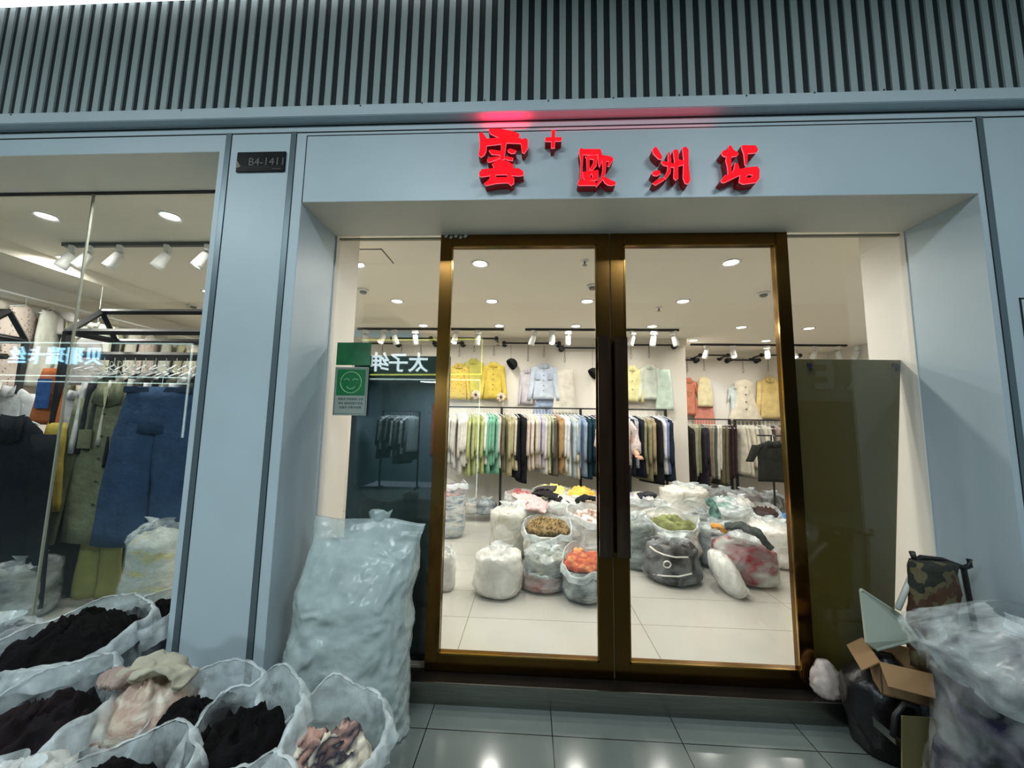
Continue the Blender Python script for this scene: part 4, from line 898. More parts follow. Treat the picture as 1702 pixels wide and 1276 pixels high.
isack('mauve tied sack near the alcove rack post', 1222, 56, 888, 836, fm((190, 176, 186), (150, 140, 150)), yf=3.1, closed=True, film=FILMW)
for u_, w_, vb, vt, cs, lb in ((1168, 50, 848, 816, ((130, 126, 118), (90, 86, 80)), 'grey-brown'), (1204, 40, 852, 818, ((110, 100, 96), (70, 62, 62)), 'dark brown'), (1240, 50, 856, 822, ((160, 136, 140), (96, 88, 84)), 'rose-grey'), (1280, 44, 856, 826, ((90, 80, 64), (60, 56, 50)), 'blackish')):
    isack('%s tied sack along the alcove wall under the racks' % lb, u_, w_, vb, vt, fm(*cs), yf=4.2, closed=True)
def drape(label, pts, wd, c, kind='garment', th=.03, sd=1, pat=None, cat='clothing'):
    pts = [Vector(p)+Vector((0, -.02, .055 if p[1] > 1 else 0)) for p in pts]; dense = []
    th = min(th, .020)
    for i in range(len(pts)-1):
        for j in range(10): dense.append(pts[i].lerp(pts[i+1], j/10))
    dense.append(pts[-1]); c0 = dense[0]; mb = MB(); rings = []
    for i, p in enumerate(dense):
        d = (dense[min(i+1, len(dense)-1)]-dense[max(i-1, 0)]).normalized(); s_ = d.cross(Vector((0, 0, 1)))
        s_ = s_.normalized() if s_.length > .1 else Vector((1, 0, 0)); n_ = s_.cross(d).normalized(); t = i/(len(dense)-1); w_ = wd*(.8+.25*sin(pi*t)+.12*NZ(t*3, 0, 0, sd)); R = []
        for k in range(44):
            a = 2*pi*k/44; x, y = w_*cos(a)*(1+.22*NZ(t*7, 0, 0, sd+(3 if cos(a) > 0 else 0))), th*sin(a); y += .030*RG(x*13, t*2.5, 1, sd)+.016*RG(x*30, t*7, 4, sd)
            R.append(tuple(p-c0+s_*x+n_*y))
        rings.append(R)
    o = MB().loft(rings).build(kind, cloth(c, pat), None, True); o.location = c0; return tag(o, label, cat)
y_ = 1.75
drape('dark green trousers lying over the red and grey sack', [at(1206, 890, 1, 1.78), at(1230, 888, 1, 1.72), at(1255, 900, 1, 1.66), at(1274, 924, 1, 1.62)], .075, (58, 66, 60), 'trousers')
drape('small bright orange garment beside the dark green trousers', [at(1184, 890, 1, 1.85), at(1192, 888, 1, 1.83), at(1204, 897, 1, 1.80)], .045, (226, 150, 40), 'garment', sd=3)
drape('long pink garment lying over the grey-white sack', [at(856, 832, 1, 2.9), at(875, 838, 1, 2.6), at(893, 850, 1, 2.35), at(888, 862, 1, 2.15)], .12, (214, 176, 176), 'garment', sd=5)
drape('black trousers lying across the white sack at the back', [at(888, 830, 1, 2.75), at(910, 832, 1, 2.65), at(932, 842, 1, 2.55), at(952, 858, 1, 2.45)], .08, (42, 38, 42), 'trousers', sd=6)
drape('dark grey bundle rolled beside the black trousers', [at(890, 825, 1, 3.0), at(905, 822, 1, 2.95), at(924, 822, 1, 2.9)], .07, (72, 66, 72), 'garment', sd=7)
drape('black garment lying on the white sack beside the door post', [at(958, 846, 1, 2.5), at(972, 838, 1, 2.5), at(988, 842, 1, 2.5)], .05, (36, 36, 38), 'garment', sd=8)
drape('teal garment hanging down beside the tweed sack', [at(1172, 838, 1, 2.45), at(1182, 852, 1, 2.4), at(1188, 872, 1, 2.35)], .06, (96, 140, 130), 'garment', sd=9)
drape('dark grey garment lying on the mixed clothes at the back', [at(1062, 836, 1, 2.6), at(1074, 832, 1, 2.6), at(1088, 836, 1, 2.6)], .05, (60, 62, 68), 'garment', sd=10)
# white straps on the black sack
ST_ = cloth((226, 222, 212)); c17 = s17.location
for i, path in enumerate(([(1080, 908), (1090, 916), (1104, 922), (1122, 926), (1144, 926)], [(1086, 954), (1104, 957), (1128, 958), (1150, 953)])):
    pts = []
    for u_, v_ in path:
        # land each strap point on the sack's round front
        best = None
        for k in range(60):
            yy = c17.y-.35+.006*k; p = at(u_, v_, 1, yy); d = sqrt((p.x-c17.x)**2+(p.y-c17.y)**2)
            if best is None or abs(d-.248) < best[0]: best = (abs(d-.248), p)
        pts.append(best[1]-c17)
    MB().tube(pts, .007, 6).build('white_strap', ST_, s17, True)
pc = at(1109, 938, 1, c17.y-.25)-c17; MB().tube([(pc.x+.03*cos(t), pc.y-.0, pc.z+.026*sin(t)) for t in [2*pi*k/16 for k in range(17)]], .006, 6).build('buckle_ring', ST_, s17, True)
# clear sack lying on the floor
a, b = at(1172, 948, 1, 1.62), at(1238, 990, 2, .1)
root = empty('tied_sack', (b.x-.12, 1.50, .1), 'clear crumpled sack lying on the floor in front of the right leaf sacks', 'sack'); mb = MB(); mf = MB()
A_ = Vector((at(1178, 945, 1, 1.66).x, 1.66, .32))-root.location; B_ = Vector((at(1240, 992, 2, .1).x, 1.42, .15))-root.location
for m2, kk in ((mb, 1.0), (mf, .9)):
    rings = []
    for i in range(21):
        t = i/20; c_ = A_.lerp(B_, t); rad = (.03+.115*sin(pi*min(1, t*1.05+.03))**.6)*kk; rings.append([(c_.x+rad*.3*cos(a_)*(1+.2*RG(cos(a_)*3, t*4, 0, 4)), c_.y+rad*cos(a_)*(1+.15*RG(cos(a_)*3, t*4, sin(a_), 4)), max(-.0+.003, c_.z+rad*.95*sin(a_)*(1+.2*RG(cos(a_)*3, t*5, sin(a_)*2, 4)))) for a_ in [2*pi*k/28 for k in range(28)]])
    m2.loft(rings)
mf.build('packed_clothes', fm((214, 216, 212), (190, 192, 188)), root, True); mb.build('plastic_film', FILMW, root, True)

# ---- sacks in the corridor, left pile
BLK = fm((9, 8, 8), (15, 13, 14), (7, 7, 8)); 
def osack(label, x, y, r, zt, fill, **k):
    return sack(label, (x, y, 0), r, zt, fill, N=88, K=30, rimt=k.pop('rimt', .020), cuff=k.pop('cuff', .075), **k)
osack('open sack with black clothes in front of the shop window', -2.0, -.16, .235, .47, fm((60, 58, 70), (40, 44, 52), (92, 90, 100)), top=BLK, slope=.03, rim=.05, seed=3, flare=1.03, mound=.12)
osack('open sack with purple-grey clothes between window and pillar', -1.95, .13, .17, .44, fm((56, 56, 80), (40, 44, 56), (80, 78, 110)), top=BLK, slope=.03, seed=5, rim=.04)
osack('open sack with dark clothes at the left picture edge below the first', -1.68, -.50, .185, .40, fm((70, 66, 74), (40, 40, 46), (110, 104, 108)), top=fm((34, 26, 28), (20, 18, 20)), slope=.05, seed=8, rim=.05, flare=1.05)
osack('sack spilling beige and cream clothes left of the pillar foot', -1.43, -.34, .165, .37, fm((150, 146, 128), (190, 184, 164), (110, 106, 92)), top=fm((206, 192, 172), (176, 150, 136), (222, 216, 200)), slope=.02, seed=11, mound=.14, rim=.0)
osack('open sack with black clothes before the pillar, left of the two', -1.17, -.42, .16, .31, fm((70, 80, 78), (110, 122, 116), (50, 56, 58)), top=BLK, slope=.07, seed=13, rim=.09, flare=1.10, sink=-.05, mound=.07)
osack('open sack with black clothes before the pillar, right of the two', -.945, -.50, .145, .33, fm((60, 52, 60), (84, 74, 84), (40, 36, 42)), top=BLK, slope=.07, seed=17, rim=.09, flare=1.12, sink=-.05, mound=.07)
osack('open sack with beige and rose clothes beside the big bale', -.68, -.45, .155, .29, fm((130, 128, 110), (176, 164, 146), (40, 46, 62)), top=fm((206, 176, 160), (226, 216, 196), (40, 44, 56), (196, 160, 146)), slope=.07, seed=19, rim=.09, flare=1.12, sink=-.03, mound=.07)
osack('open sack with brown clothes at the bottom picture edge', -.80, -.76, .135, .35, fm((96, 70, 56), (140, 128, 120)), top=fm((110, 70, 48), (84, 54, 40)), slope=.04, seed=23, rim=.05, flare=1.1)
osack('open sack with black clothes at the bottom edge left of the brown one', -1.14, -.74, .145, .36, fm((50, 60, 66), (90, 104, 110)), top=BLK, slope=.07, seed=29, rim=.06, flare=1.12, sink=-.05, mound=.06)
osack('large white tied sack at the bottom left corner', -1.44, -.76, .165, .42, fm((150, 160, 168), (110, 120, 130), (180, 188, 190)), closed=True, seed=31, film=FILMW)
osack('dark tied sack cut by the left picture edge before the window', -2.45, -.10, .17, .46, fm((50, 56, 66), (80, 84, 92)), closed=True, seed=37)
p = at(248, 960, 1, .64)
sack('clear tied sack with yellow clothes inside the left window', (p.x+.04, .66, .1), .17, .62, fm((206, 190, 90), (190, 192, 184), (206, 208, 200)), closed=True, seed=41, N=60, K=22)
sack('clear tied sack on the floor behind the left window, far left', (-3.45, .72, .1), .17, .34, fm((150, 152, 146), (60, 62, 66)), closed=True, seed=43, N=48, K=18)
# loose garments on top of the beige sack
drape('cream garment spilling from the beige sack at the pillar foot', [(-1.50, -.36, .47), (-1.43, -.35, .50), (-1.36, -.34, .49), (-1.30, -.33, .44)], .055, (176, 170, 146), 'garment', sd=12)
drape('pinkish garment lying on the beige sack, left part', [(-1.56, -.36, .45), (-1.51, -.38, .48), (-1.46, -.40, .47)], .045, (164, 140, 130), 'garment', sd=13)

# ---- the tall pale bale
def bale():
    yb = .085; tl, tr_ = at(527, 866, 1, yb), at(700, 862, 1, yb); bl, br_ = at(478, 1140, 1, yb-.10), at(684, 1230, 1, yb-.02)
    cx0 = -.80; root = empty('plastic_bale', (cx0, yb, 0), 'tall pale bale of folded plastic film leaning beside the left doorway jamb', 'bale')
    N, K = 120, 84; zt = tl.z; KEY = []
    for (ul, vl), (ur, vr) in (((470, 1225), (678, 1244)), ((472, 1180), (674, 1190)), ((478, 1136), (674, 1150)), ((487, 1076), (674, 1098)), ((500, 1024), (681, 1040)), ((504, 975), (677, 990)), ((512, 935), (689, 957)), ((523, 900), (692, 905)), ((521, 864), (702, 862))):
        z_ = (at(ul, vl, 1, .12).z+at(ur, vr, 1, .12).z)/2; KEY.append((min(1, max(0, z_/zt)), at(ul, vl, 1, .12).x, at(ur, vr, 1, .12).x))
    KEY[0] = (0,)+KEY[0][1:]; KEY[-1] = (1.001,)+KEY[-1][1:]
    def ring(t, k):
        z = t*zt; xl = -1.0+(tl.x+1.0)*0; 
        # left / right outline measured down the bale
        key = KEY
        for a_, b_ in zip(key, key[1:]):
            if a_[0] <= t <= b_[0]: f = (t-a_[0])/(b_[0]-a_[0]); xl = a_[1]+(b_[1]-a_[1])*f; xr = a_[2]+(b_[2]-a_[2])*f
        w_ = (xr-xl)/2; cx = (xl+xr)/2; dp_ = .145*(1-max(0, (t-.62)/.38)**1.3)*(.75+.25*min(1, t*5))+.006
        R = []
        for i in range(N):
            a_ = 2*pi*i/N; e_ = .72; x = abs(cos(a_))**e_*(1 if cos(a_) > 0 else -1); y = abs(sin(a_))**e_*(1 if sin(a_) > 0 else -1)
            n_ = 1+k*(.09*NZ(x*2, y*2, t*5, 3)+.07*RG(x*3, y*3, t*8, 4)+.035*RG(x*8, y*6, t*20, 5)+.015*RG(x*16, y*10, t*50, 6)); lean = .06*t
            R.append((cx-cx0+w_*x*(1+(n_-1)*.45), dp_*y*n_+lean-.0, z+.012*sin(x*5)*(t > .95)))
        return R
    MB().loft([ring(i/K, 1) for i in range(K+1)]).build('plastic_film', FILMB, root, True)
    mb = MB(); rings = []
    for i in range(K-8):
        R = ring(i/K*.98+.01, 1.5); rings.append([(x*.93, (y-.07*i/K)*.90+.07*i/K, z) for x, y, z in R])
    mb.loft(rings).build('folded_film_sheets', fm((150, 164, 162), (190, 202, 200), (126, 142, 142), (206, 214, 212), hs=4, vs=5), root, True)
    kn = MB(); p_ = at(632, 852, 1, yb+.06); kn.loft([[(p_.x-cx0+(.035+.02*f)*cos(a)*(1+.3*sin(3*a)), p_.y-yb+.015*sin(a), p_.z-.05+.06*f+.01*sin(4*a)) for a in [2*pi*k/20 for k in range(20)]] for f in (0, .4, .8, 1)]).build('corner_knot', FILMB, root, True)
bale()

# ---- right corner: big sack, cart, box, dustpan, bin bag
vb_ = osack('very large tied sack with dark teal and purple clothes at the right picture edge', 1.77, -.42, .33, .72, fm((16, 28, 38), (38, 30, 58), (26, 36, 34), (60, 54, 70), hs=3, vs=8), closed=True, seed=51, film=FILMC)
rr = []
for i in range(22):
    f = i/21; z = .585+.245*f; rr.append([((.315+.05*sin(pi*f)-.16*max(0, f-.5)/.5)*cos(a_)*(1+.08*NZ(cos(a_)*2, sin(a_)*2, f*2, 5)+.06*RG(cos(a_)*4, sin(a_)*4, f*3, 6)+.03*RG(cos(a_)*11, sin(a_)*11, f*6, 2)), (.315+.05*sin(pi*f)-.16*max(0, f-.5)/.5)*sin(a_)*(1+.08*NZ(cos(a_)*2, sin(a_)*2, f*2, 5)+.06*RG(cos(a_)*4, sin(a_)*4, f*3, 6)+.03*RG(cos(a_)*11, sin(a_)*11, f*6, 2)), z+.06*NZ(cos(a_)*1.6, sin(a_)*1.6, 0, 9)*(1-f)+.05*cos(a_)*-1*(1-f)) for a_ in [2*pi*k/110 for k in range(110)]])
MB().loft(rr, caps=False).build('loose_film_collar', FILM, vb_, True)
root = empty('crumpled_plastic_bag', at(1377, 1140, 1, .32), 'crumpled white plastic bag lying on the step at the right of the doors', 'plastic bag'); root.location.z = .102
rr = []
for i in range(13):
    t = i/12; rad = .075*(sin(pi*(.12+.80*t)))**.6*(1-.35*t); rr.append([(rad*cos(a_)*(1+.35*RG(cos(a_)*3, sin(a_)*3, t*4, 6))-.02*t, rad*.6*sin(a_)*(1+.35*RG(cos(a_)*3, sin(a_)*3, t*4, 7)), t*.175) for a_ in [2*pi*k/30 for k in range(30)]])
MB().loft(rr).build('crumpled_film', mat('crumpled_white_plastic', S(196, 180, 172), .35, var=.2, scale=18, bump=.5, bscale=14), root, True)
q = at(1440, 1150, 1, .12)
root = empty('bin_bag', (1.66, .15, 0), 'black filled bin bag on the floor right of the step', 'bin bag'); rr = []
for i in range(19):
    t = i/18; rad = .145*(.85+.25*sin(pi*t))*(1-max(0, t-.7)*2.2); rr.append([(rad*cos(a_)*(1+.12*RG(cos(a_)*2, sin(a_)*2, t*3, 8)), rad*.8*sin(a_)*(1+.12*RG(cos(a_)*2, sin(a_)*2, t*3, 9)), t*.42) for a_ in [2*pi*k/40 for k in range(40)]])
MB().loft(rr).build('black_film', mat('black_bin_film', S(16, 15, 16), .3, bump=.5, bscale=12), root, True)
CB = mat('cardboard', S(136, 108, 74), .8, var=.08, scale=6); 
root = empty('cardboard_box', (1.68, .03, .33), 'open brown cardboard box resting beside the dustpan', 'box', None, -.45)
MB().box((-.13, -.11, 0), (.13, -.105, .13)).box((-.13, .105, 0), (.13, .11, .13)).box((-.13, -.11, 0), (-.125, .11, .13)).box((.125, -.11, 0), (.13, .11, .13)).box((-.13, -.11, 0), (.13, .11, .006)).build('carton', CB, root)
for nm, a, b, ang_, ax, pv in (('flap', (-.13, -.21, .127), (.13, -.108, .131), -.5, 'X', (0, -.108, .13)), ('flap', (-.21, -.11, .127), (-.13, .11, .131), .7, 'Y', (-.13, 0, .13))):
    MB().box(a, b, rot=Matrix.Rotation(-ang_ if ax == 'Y' else -ang_, 3, ax), piv=pv).build(nm, CB, root)
# dustpan
DP = mat('grey_green_plastic', S(140, 150, 138), .4)
A = [at(u_, v_, 1, .05) for u_, v_ in ((1463, 996), (1530, 1040), (1524, 1062), (1457, 1080), (1441, 1068))]
root = empty('dustpan', A[2], 'grey-green long handled dustpan tilted against the box', 'dustpan')
mb = MB(); o3 = [p-A[2]+Vector((0, .10 if i in (0, 1) else 0, 0)) for i, p in enumerate(A)]; mb.poly(o3, back=(0, .012, -.004)).build('pan', DP, root)
mb = MB().tube([o3[0], o3[1]], .009, 8).tube([o3[1], o3[2]], .009, 8).tube([o3[2], o3[3]], .006, 8); mb.build('raised_edge', DP, root)
h0, h1 = at(1492, 1012, 1, .11)-A[2], at(1526, 930, 1, .16)-A[2]; MB().tube([h0, h1], .012, 10).build('handle', mat('pale_tube', S(176, 180, 176), .35), root, True)
# folding cart with a camouflage bag
CA = mat('camouflage_fabric', S(70, 66, 44), .85, bump=.3, bscale=30)
nt = CA.node_tree; vo = nt.nodes.new('ShaderNodeTexNoise'); vo.inputs['Scale'].default_value = 11; tc = nt.nodes.new('ShaderNodeTexCoord'); cr = nt.nodes.new('ShaderNodeValToRGB')
cr.color_ramp.interpolation = 'CONSTANT'; cr.color_ramp.elements[0].color = clampc(S(32, 36, 28)); cr.color_ramp.elements[1].position = .45; cr.color_ramp.elements[1].color = clampc(S(86, 80, 54))
e3 = cr.color_ramp.elements.new(.56); e3.color = clampc(S(70, 46, 30)); nt.links.new(tc.outputs['Object'], vo.inputs['Vector']); nt.links.new(vo.outputs[0], cr.inputs[0]); nt.links.new(cr.outputs[0], nt.nodes['Principled BSDF'].inputs['Base Color'])
T = [at(u_, v_, 1, .14) for u_, v_ in ((1520, 924), (1612, 940))]
ctr = Vector((T[0].x+.08, .06, 0))
root = empty('folding_cart', ctr, 'black folding cart with curved handles behind the very large sack', 'cart')
mb = MB(); 
hp_ = [T[0]+Vector((-.01, 0, .02))-ctr, T[0]+Vector((0, 0, -.02))-ctr, T[0]+Vector((.03, 0, -.005))-ctr, T[0].lerp(T[1], .5)+Vector((0, 0, .005))-ctr, T[1]+Vector((-.03, 0, -.01))-ctr, T[1]-ctr, T[1]+Vector((.0, 0, .03))-ctr]
mb.tube(hp_, .012, 8).build('handle_bar', BLACKM, root, True)
f0, f1 = at(1490, 1236, 1, -.06), at(1534, 1262, 1, -.06)
x0_, x1_ = T[0].x+.03-ctr.x, T[1].x-.03-ctr.x
MB().tube([(x0_, .08, T[0].z-.01), (x0_, .02, .08)], .011, 8).tube([(x1_, .08, T[1].z-.01), (x1_, .02, .08)], .011, 8).tube([(x0_, .04, .3), (x1_, .04, .3)], .008, 8).build('side_frame', BLACKM, root)
lo = [at(u_, v_, 1, -.08)-ctr for u_, v_ in ((1484, 1224), (1488, 1188), (1503, 1170), (1522, 1174), (1536, 1200), (1537, 1236), (1526, 1262))]
MB().tube(lo, .010, 8).build('wheel_guard', BLACKM, root, True)
pl_ = [at(u_, v_, 1, -.08)-ctr for u_, v_ in ((1487, 1222), (1522, 1250), (1522, 1262), (1489, 1238))]; MB().poly(pl_, back=(0, .10, 0)).build('foot_plate', STEEL, root)
for x in (x0_, x1_): MB().tube([(x-.012, .06, .05), (x+.012, .06, .05)], .05, 20).build('wheel', mat('rubber', S(24, 24, 24), .8), root)
c_ = [at(u_, v_, 1, .10) for u_, v_ in ((1522, 930), (1588, 936), (1600, 975), (1565, 1042), (1512, 1040))]
o_ = (c_[0]+c_[3])/2; mb = MB(); rings = []
for i in range(15):
    t = i/14; xl = c_[0].x*(1-t)+c_[4].x*t; xr = c_[1].x*(1-t)+(c_[3].x+.05)*t; z = c_[0].z-.01-(c_[0].z-.40)*t; m_ = (xl+xr)/2
    rings.append([(m_-o_.x+(xr-xl)/2*cos(a_)*(1+.1*RG(cos(a_)*3, sin(a_)*2, t*5, 3)), .05*sin(a_)*(1+.3*RG(cos(a_)*3, sin(a_)*2, t*5, 2))+.02*RG(cos(a_)*5, 0, t*3, 1), z-o_.z) for a_ in [2*pi*k/36 for k in range(36)]])
o = mb.loft(rings).build('fabric_bag', CA, None, True); o.location = o_; tag(o, 'camouflage fabric bag hanging from the folding cart handles', 'bag')
root = empty('cardboard_sheet', (1.52, -.30, 0), 'olive brown cardboard sheet standing under the very large sack', 'cardboard')
sh = [at(u_, v_, 1, -.10) for u_, v_ in ((1500, 1190), (1575, 1195), (1590, 1290), (1500, 1290))]; rl_ = root.location
MB().poly([p-rl_ for p in sh], back=(.0, .006, 0)).build('sheet', mat('olive_cardboard', S(104, 98, 62), .8, var=.1, scale=5), root)

# ------------------------------------------------------------------ behind the left window
GY = .80
e0, e1 = at(112, 551, 1, GY), at(333, 553, 1, GY); GX = e0.x
apex = at(170, 518, 0, GX); eb = at(195, 551, 0, GX); 
def gable(lab, gx, x2, ze, yb, za_, ya, lowz, name='gable_rack'):
    root = empty(name, (gx, GY, .1), lab, 'clothes rack'); L_ = root.location; T_ = .034
    def bar(nm, segs):
        mb = MB()
        for a, b in segs: mb.sqbar(Vector(a)-L_, Vector(b)-L_, T_)
        mb.build(nm, BLACKM, root)
    bar('eave_bar', [((gx, GY, ze), (x2, GY, ze)), ((gx, yb, ze), (x2, yb, ze))])
    bar('ridge_bar', [((gx, ya, za_), (x2, ya, za_))])
    for xx in (gx, x2): bar('gable_end', [((xx, GY, ze), (xx, ya, za_)), ((xx, ya, za_), (xx, yb, ze)), ((xx, GY, ze), (xx, yb, ze))])
    for xx in (gx, x2):
        for yy in (GY, yb): bar('post', [((xx, yy, .1), (xx, yy, ze))])
    bar('cross_rail', [((gx, GY+.12, lowz), (x2, GY+.12, lowz))]); bar('cross_rail', [((gx, yb-.1, lowz), (x2, yb-.1, lowz))])
    return root
X2_ = -2.05
gable('black house-shaped rack behind the left window, right one', GX, X2_, e0.z, eb.y, apex.z, apex.y, at(250, 590, 1, GY+.12).z)
a2 = at(15, 520, 1, apex.y); gable('black house-shaped rack behind the left window, left one', max(a2.x-1.3, -4.85), a2.x, e0.z, eb.y, apex.z, apex.y, at(250, 590, 1, GY+.12).z)
def fgarm(kind, u0, u1, v0, v1, c, lab, y, cat='clothing', pat=None, extra=None, hk=True):
    a, b = at(u0, v0, 1, y), at(u1, v1, 1, y); w_ = (b.x-a.x)*(.70 if kind in ('shirt', 'jacket') else .98); h_ = a.z-b.z
    r = empty('window_'+kind, ((a.x+b.x)/2, y, a.z), lab, cat, 'garments behind the left window')
    link('garment', front_mesh(kind, w_, h_, random.randint(1, 50)), cloth(c, pat), r)
    if hk: hg = link('hanger', hanger_mesh(True), None, r, loc=(0, 0, .085)); hg.scale = (max(.5, w_/.55), 1, 1)
    if extra: extra(r, w_, h_)
    return r
def olive(r, w_, h_):
    MB().poly([(-.02, -.058, -.03), (.02, -.058, -.03), (.0, -.056, -.20)], back=(0, .004, 0)).build('inner_lining', cloth((206, 206, 160)), r)
    buttons(5, cloth((60, 60, 40)), .009)(r, w_, h_)
    for s_ in (-1, 1): MB().box((s_*w_*.22-.05, -.055, -h_*.42), (s_*w_*.22+.05, -.044, -h_*.30), bev=.004).build('chest_pocket', cloth((112, 116, 84)), r)
fgarm('jacket', 108, 246, 636, 905, (118, 122, 90), 'olive long jacket with open collar hanging in the left window', GY+.04, extra=olive)
def denim(r, w_, h_):
    MB().box((-w_*.345, -.034, -.045), (w_*.345, .034, 0), bev=.006).build('waistband', cloth((44, 64, 92)), r)
fgarm('jeans', 186, 326, 642, 912, (52, 82, 122), 'wide blue jeans hanging at the right of the left window', GY-.10, extra=denim)
fgarm('jacket', -50, 66, 690, 1005, (26, 30, 38), 'long black coat at the left edge of the left window', GY-.12)
fgarm('shirt', -20, 50, 642, 760, (206, 208, 210), 'white shirt behind the long black coat', GY+.35)
fgarm('skirt', 64, 104, 612, 706, (214, 104, 46), 'orange scarf with a blue label in the left window', GY+.02, extra=lambda r, w_, h_: MB().box((-w_*.18, -.055, -h_*.72), (w_*.22, -.042, -h_*.2), bev=.002).build('blue_label', cloth((48, 96, 176)), r))
fgarm('skirt', 72, 98, 702, 850, (186, 160, 52), 'narrow golden yellow scarf below the orange one', GY, hk=False)
fgarm('shirt', 96, 150, 650, 745, (196, 200, 206), 'pale blue-white blouse left of the olive jacket', GY+.42)
fgarm('trousers', 138, 196, 850, 995, (140, 138, 66), 'yellow-olive trousers low under the olive jacket', GY+.1, hk=False)
fgarm('jacket', 40, 130, 770, 1000, (34, 34, 40), 'black jacket low between the black coat and the olive jacket', GY+.22)
fgarm('trousers', 0, 44, 860, 1010, (52, 50, 54), 'dark grey trousers low at the left edge', GY+.3)
fgarm('dress', 180, 250, 850, 1000, (52, 60, 66), 'dark slate dress low behind the jeans', GY+.28)
fgarm('vest', 120, 168, 560, 640, (206, 200, 196), 'pale vest hanging inside the right house-shaped rack', eb.y)
fgarm('tee', 34, 108, 514, 556, (222, 216, 214), 'white ruffled top hanging high above the left rack', 1.75)
TT = fgarm('tee', 138, 180, 538, 590, (214, 216, 204), 'white top seen through the gable of the right rack', 1.7)
MB().tube([(0, 0, .1), (0, 0, 2.9-TT.location.z)], .003, 5).build('hanging_cord', HANG, TT)
def ucol(i): return [(214, 206, 186), (196, 198, 160), (226, 220, 206), (214, 196, 186), (206, 208, 196), (186, 184, 150)][i % 6]
unm = ['cream', 'pale green', 'ivory', 'pale rose', 'off white', 'sage']
for i in range(15):
    yy = .85+i*.205
    r = empty('hung_shirt', (LX+.16, yy, 2.60), '%s blouse on the left wall rail, %s from the window' % (unm[i % 6], ORD[i]), 'clothing', 'blouses on the left wall rail', .5)
    oblink('garment', side_mesh('skirt' if i % 3 else 'shirt', i % 5), cloth(ucol(i), 'print' if i % 6 == 3 else None), r); link('hanger', hanger_mesh(), None, r)
r = empty('wall_rail', (LX+.16, 2.2, 2.60), 'long white rail along the left wall seen in the left window', 'wall rail')
o = MB().tube([(0, -1.5, 0), (0, 1.75, 0)], .012, 10).build('pipe', WHITEP, r)
for yy in (-1.4, 0, 1.7): MB().tube([(0, yy, 0), (-.16, yy, 0)], .010, 8).tube([(-.0, yy, 0), (0, yy, .1)], .008, 8).build('bracket', WHITEP, r)
zq = at(250, 590, 1, GY+.12).z-.03
rowc = [('shirt', (206, 206, 204), 'grey white'), ('shirt', (44, 44, 50), 'black'), ('coat', (60, 66, 60), 'dark green'), ('shirt', (206, 200, 180), 'ecru'), ('coat', (36, 40, 52), 'navy'), ('shirt', (180, 180, 176), 'silver grey'), ('coat', (70, 60, 56), 'dark brown'), ('shirt', (214, 214, 212), 'white'), ('coat', (30, 32, 36), 'jet black'), ('shirt', (120, 124, 100), 'moss')]
hang_row(rowc*2, GX+.06, X2_-.03, eb.y-.1, zq, 'the back rail of the right window rack', 'garments on the back rail of the right window rack')
hang_row(rowc[:8], max(a2.x-1.1, -4.7), a2.x-.04, GY+.12, zq, 'the left window rack', 'garments on the left window rack')
for i in range(16):
    px = GX+.10+(X2_-GX-.2)*i/15
    if abs(px-at(180, 640, 1, GY).x) < .0: continue
    o = link('plastic_hanger', hanger_mesh(), None, None, (px, GY+.12, zq+.035), (0, 0, .5+random.uniform(-.15, .15))); tag(o, 'clear empty hanger on the front rail of the right window rack, %s from left' % ORD[i], 'hanger', 'clear hangers in the left window')
# far rack in the window room
rack('clothes_rack', (-4.6, -2.6), 2.7, 1.75, 'black clothes rack in the middle of the room behind the left window', (-4.6, -2.6))
hang_row([('shirt', (214, 210, 200), 'cream'), ('coat', (60, 60, 70), 'slate'), ('shirt', (196, 186, 170), 'beige'), ('skirt', (160, 150, 140), 'taupe'), ('shirt', (226, 226, 222), 'white'), ('coat', (40, 44, 50), 'charcoal')]*4, -4.5, -2.7, 2.7, 1.75, 'the middle rack behind the left window', 'garments on the middle window rack')

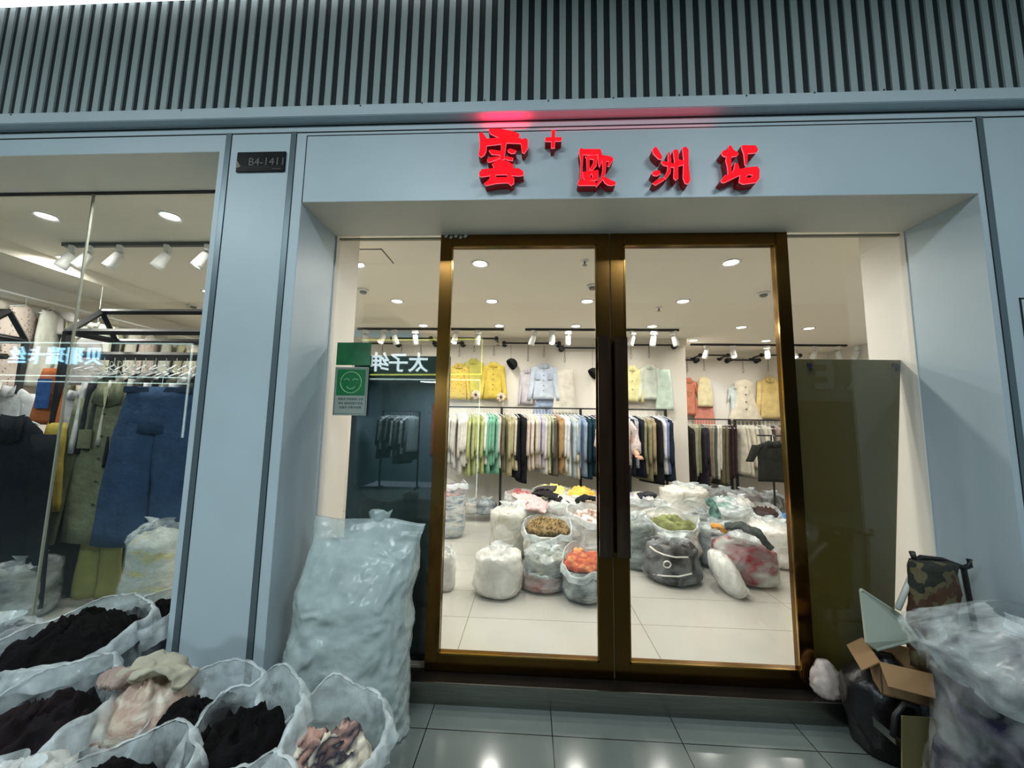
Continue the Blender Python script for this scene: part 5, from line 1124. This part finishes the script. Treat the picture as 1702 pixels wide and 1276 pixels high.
# ------------------------------------------------------------------ opposite shop interior (reflected in the dark boards)
r = empty('linear_ceiling_lamp', (-3.2, -.075, CORR_Z), 'long white lamp strip above the slats at the top left', 'ceiling lamp')
MB().box((-4, -.03, -.03), (3.0, .03, 0)).build('diffuser', mat('strip_diffuser', (1, 1, 1), .4, emit=1.6, ecol=(.95, .97, 1)), r)
ST('wall_opposite_room', MB().box((-3.9, -6.9, 0), (-.6, -6.8, 2.5)).box((-3.9, -6.8, 0), (-3.8, -4.7, 2.5)).box((-.7, -6.8, 0), (-.6, -4.7, 2.5)).box((-3.9, -6.9, 2.5), (-.6, -4.7, 2.6)), mat('opposite_room_wall', S(96, 120, 130), .6))
area('opposite_room_light', (-2.2, -5.6, 2.4), .9, 170, (.8, .95, 1))
r = empty('banner', (-2.35, -6.74, 1.2), 'rust red hanging banner in the opposite shop, mirrored in the left board', 'banner'); MB().box((-.12, -.01, -.5), (.12, .01, .75)).build('cloth_panel', cloth((190, 70, 40)), r)
hang_row([('coat', (30, 40, 48), 'black'), ('shirt', (200, 210, 214), 'white'), ('coat', (50, 64, 70), 'slate'), ('shirt', (120, 140, 144), 'grey')]*3, -3.3, -2.6, -5.8, 1.7, 'the rack in the opposite shop', 'garments in the opposite shop')
hang_row([('shirt', (150, 170, 176), 'pale'), ('coat', (40, 56, 60), 'dark')]*3, -1.9, -1.1, -6.4, 1.7, 'the second rack in the opposite shop', 'garments in the opposite shop, second rack')
for lb, xa, xb, yy in (('nearer', -3.35, -2.5, -5.8), ('farther', -1.95, -1.05, -6.4)): rack('clothes_rack', (xa, xb), yy, 1.7, 'black clothes rack in the opposite shop, %s one' % lb, (xa, xb), zf=0)
# more dark clothes low behind the left window
fgarm('jacket', 20, 110, 720, 960, (30, 34, 42), 'blue-black jacket behind the narrow golden scarf', GY+.30)
fgarm('dress', 96, 190, 800, 1010, (40, 42, 44), 'charcoal dress low behind the olive jacket', GY+.34)
fgarm('trousers', -40, 30, 740, 1010, (22, 24, 30), 'black trousers farthest left in the left window', GY+.12)
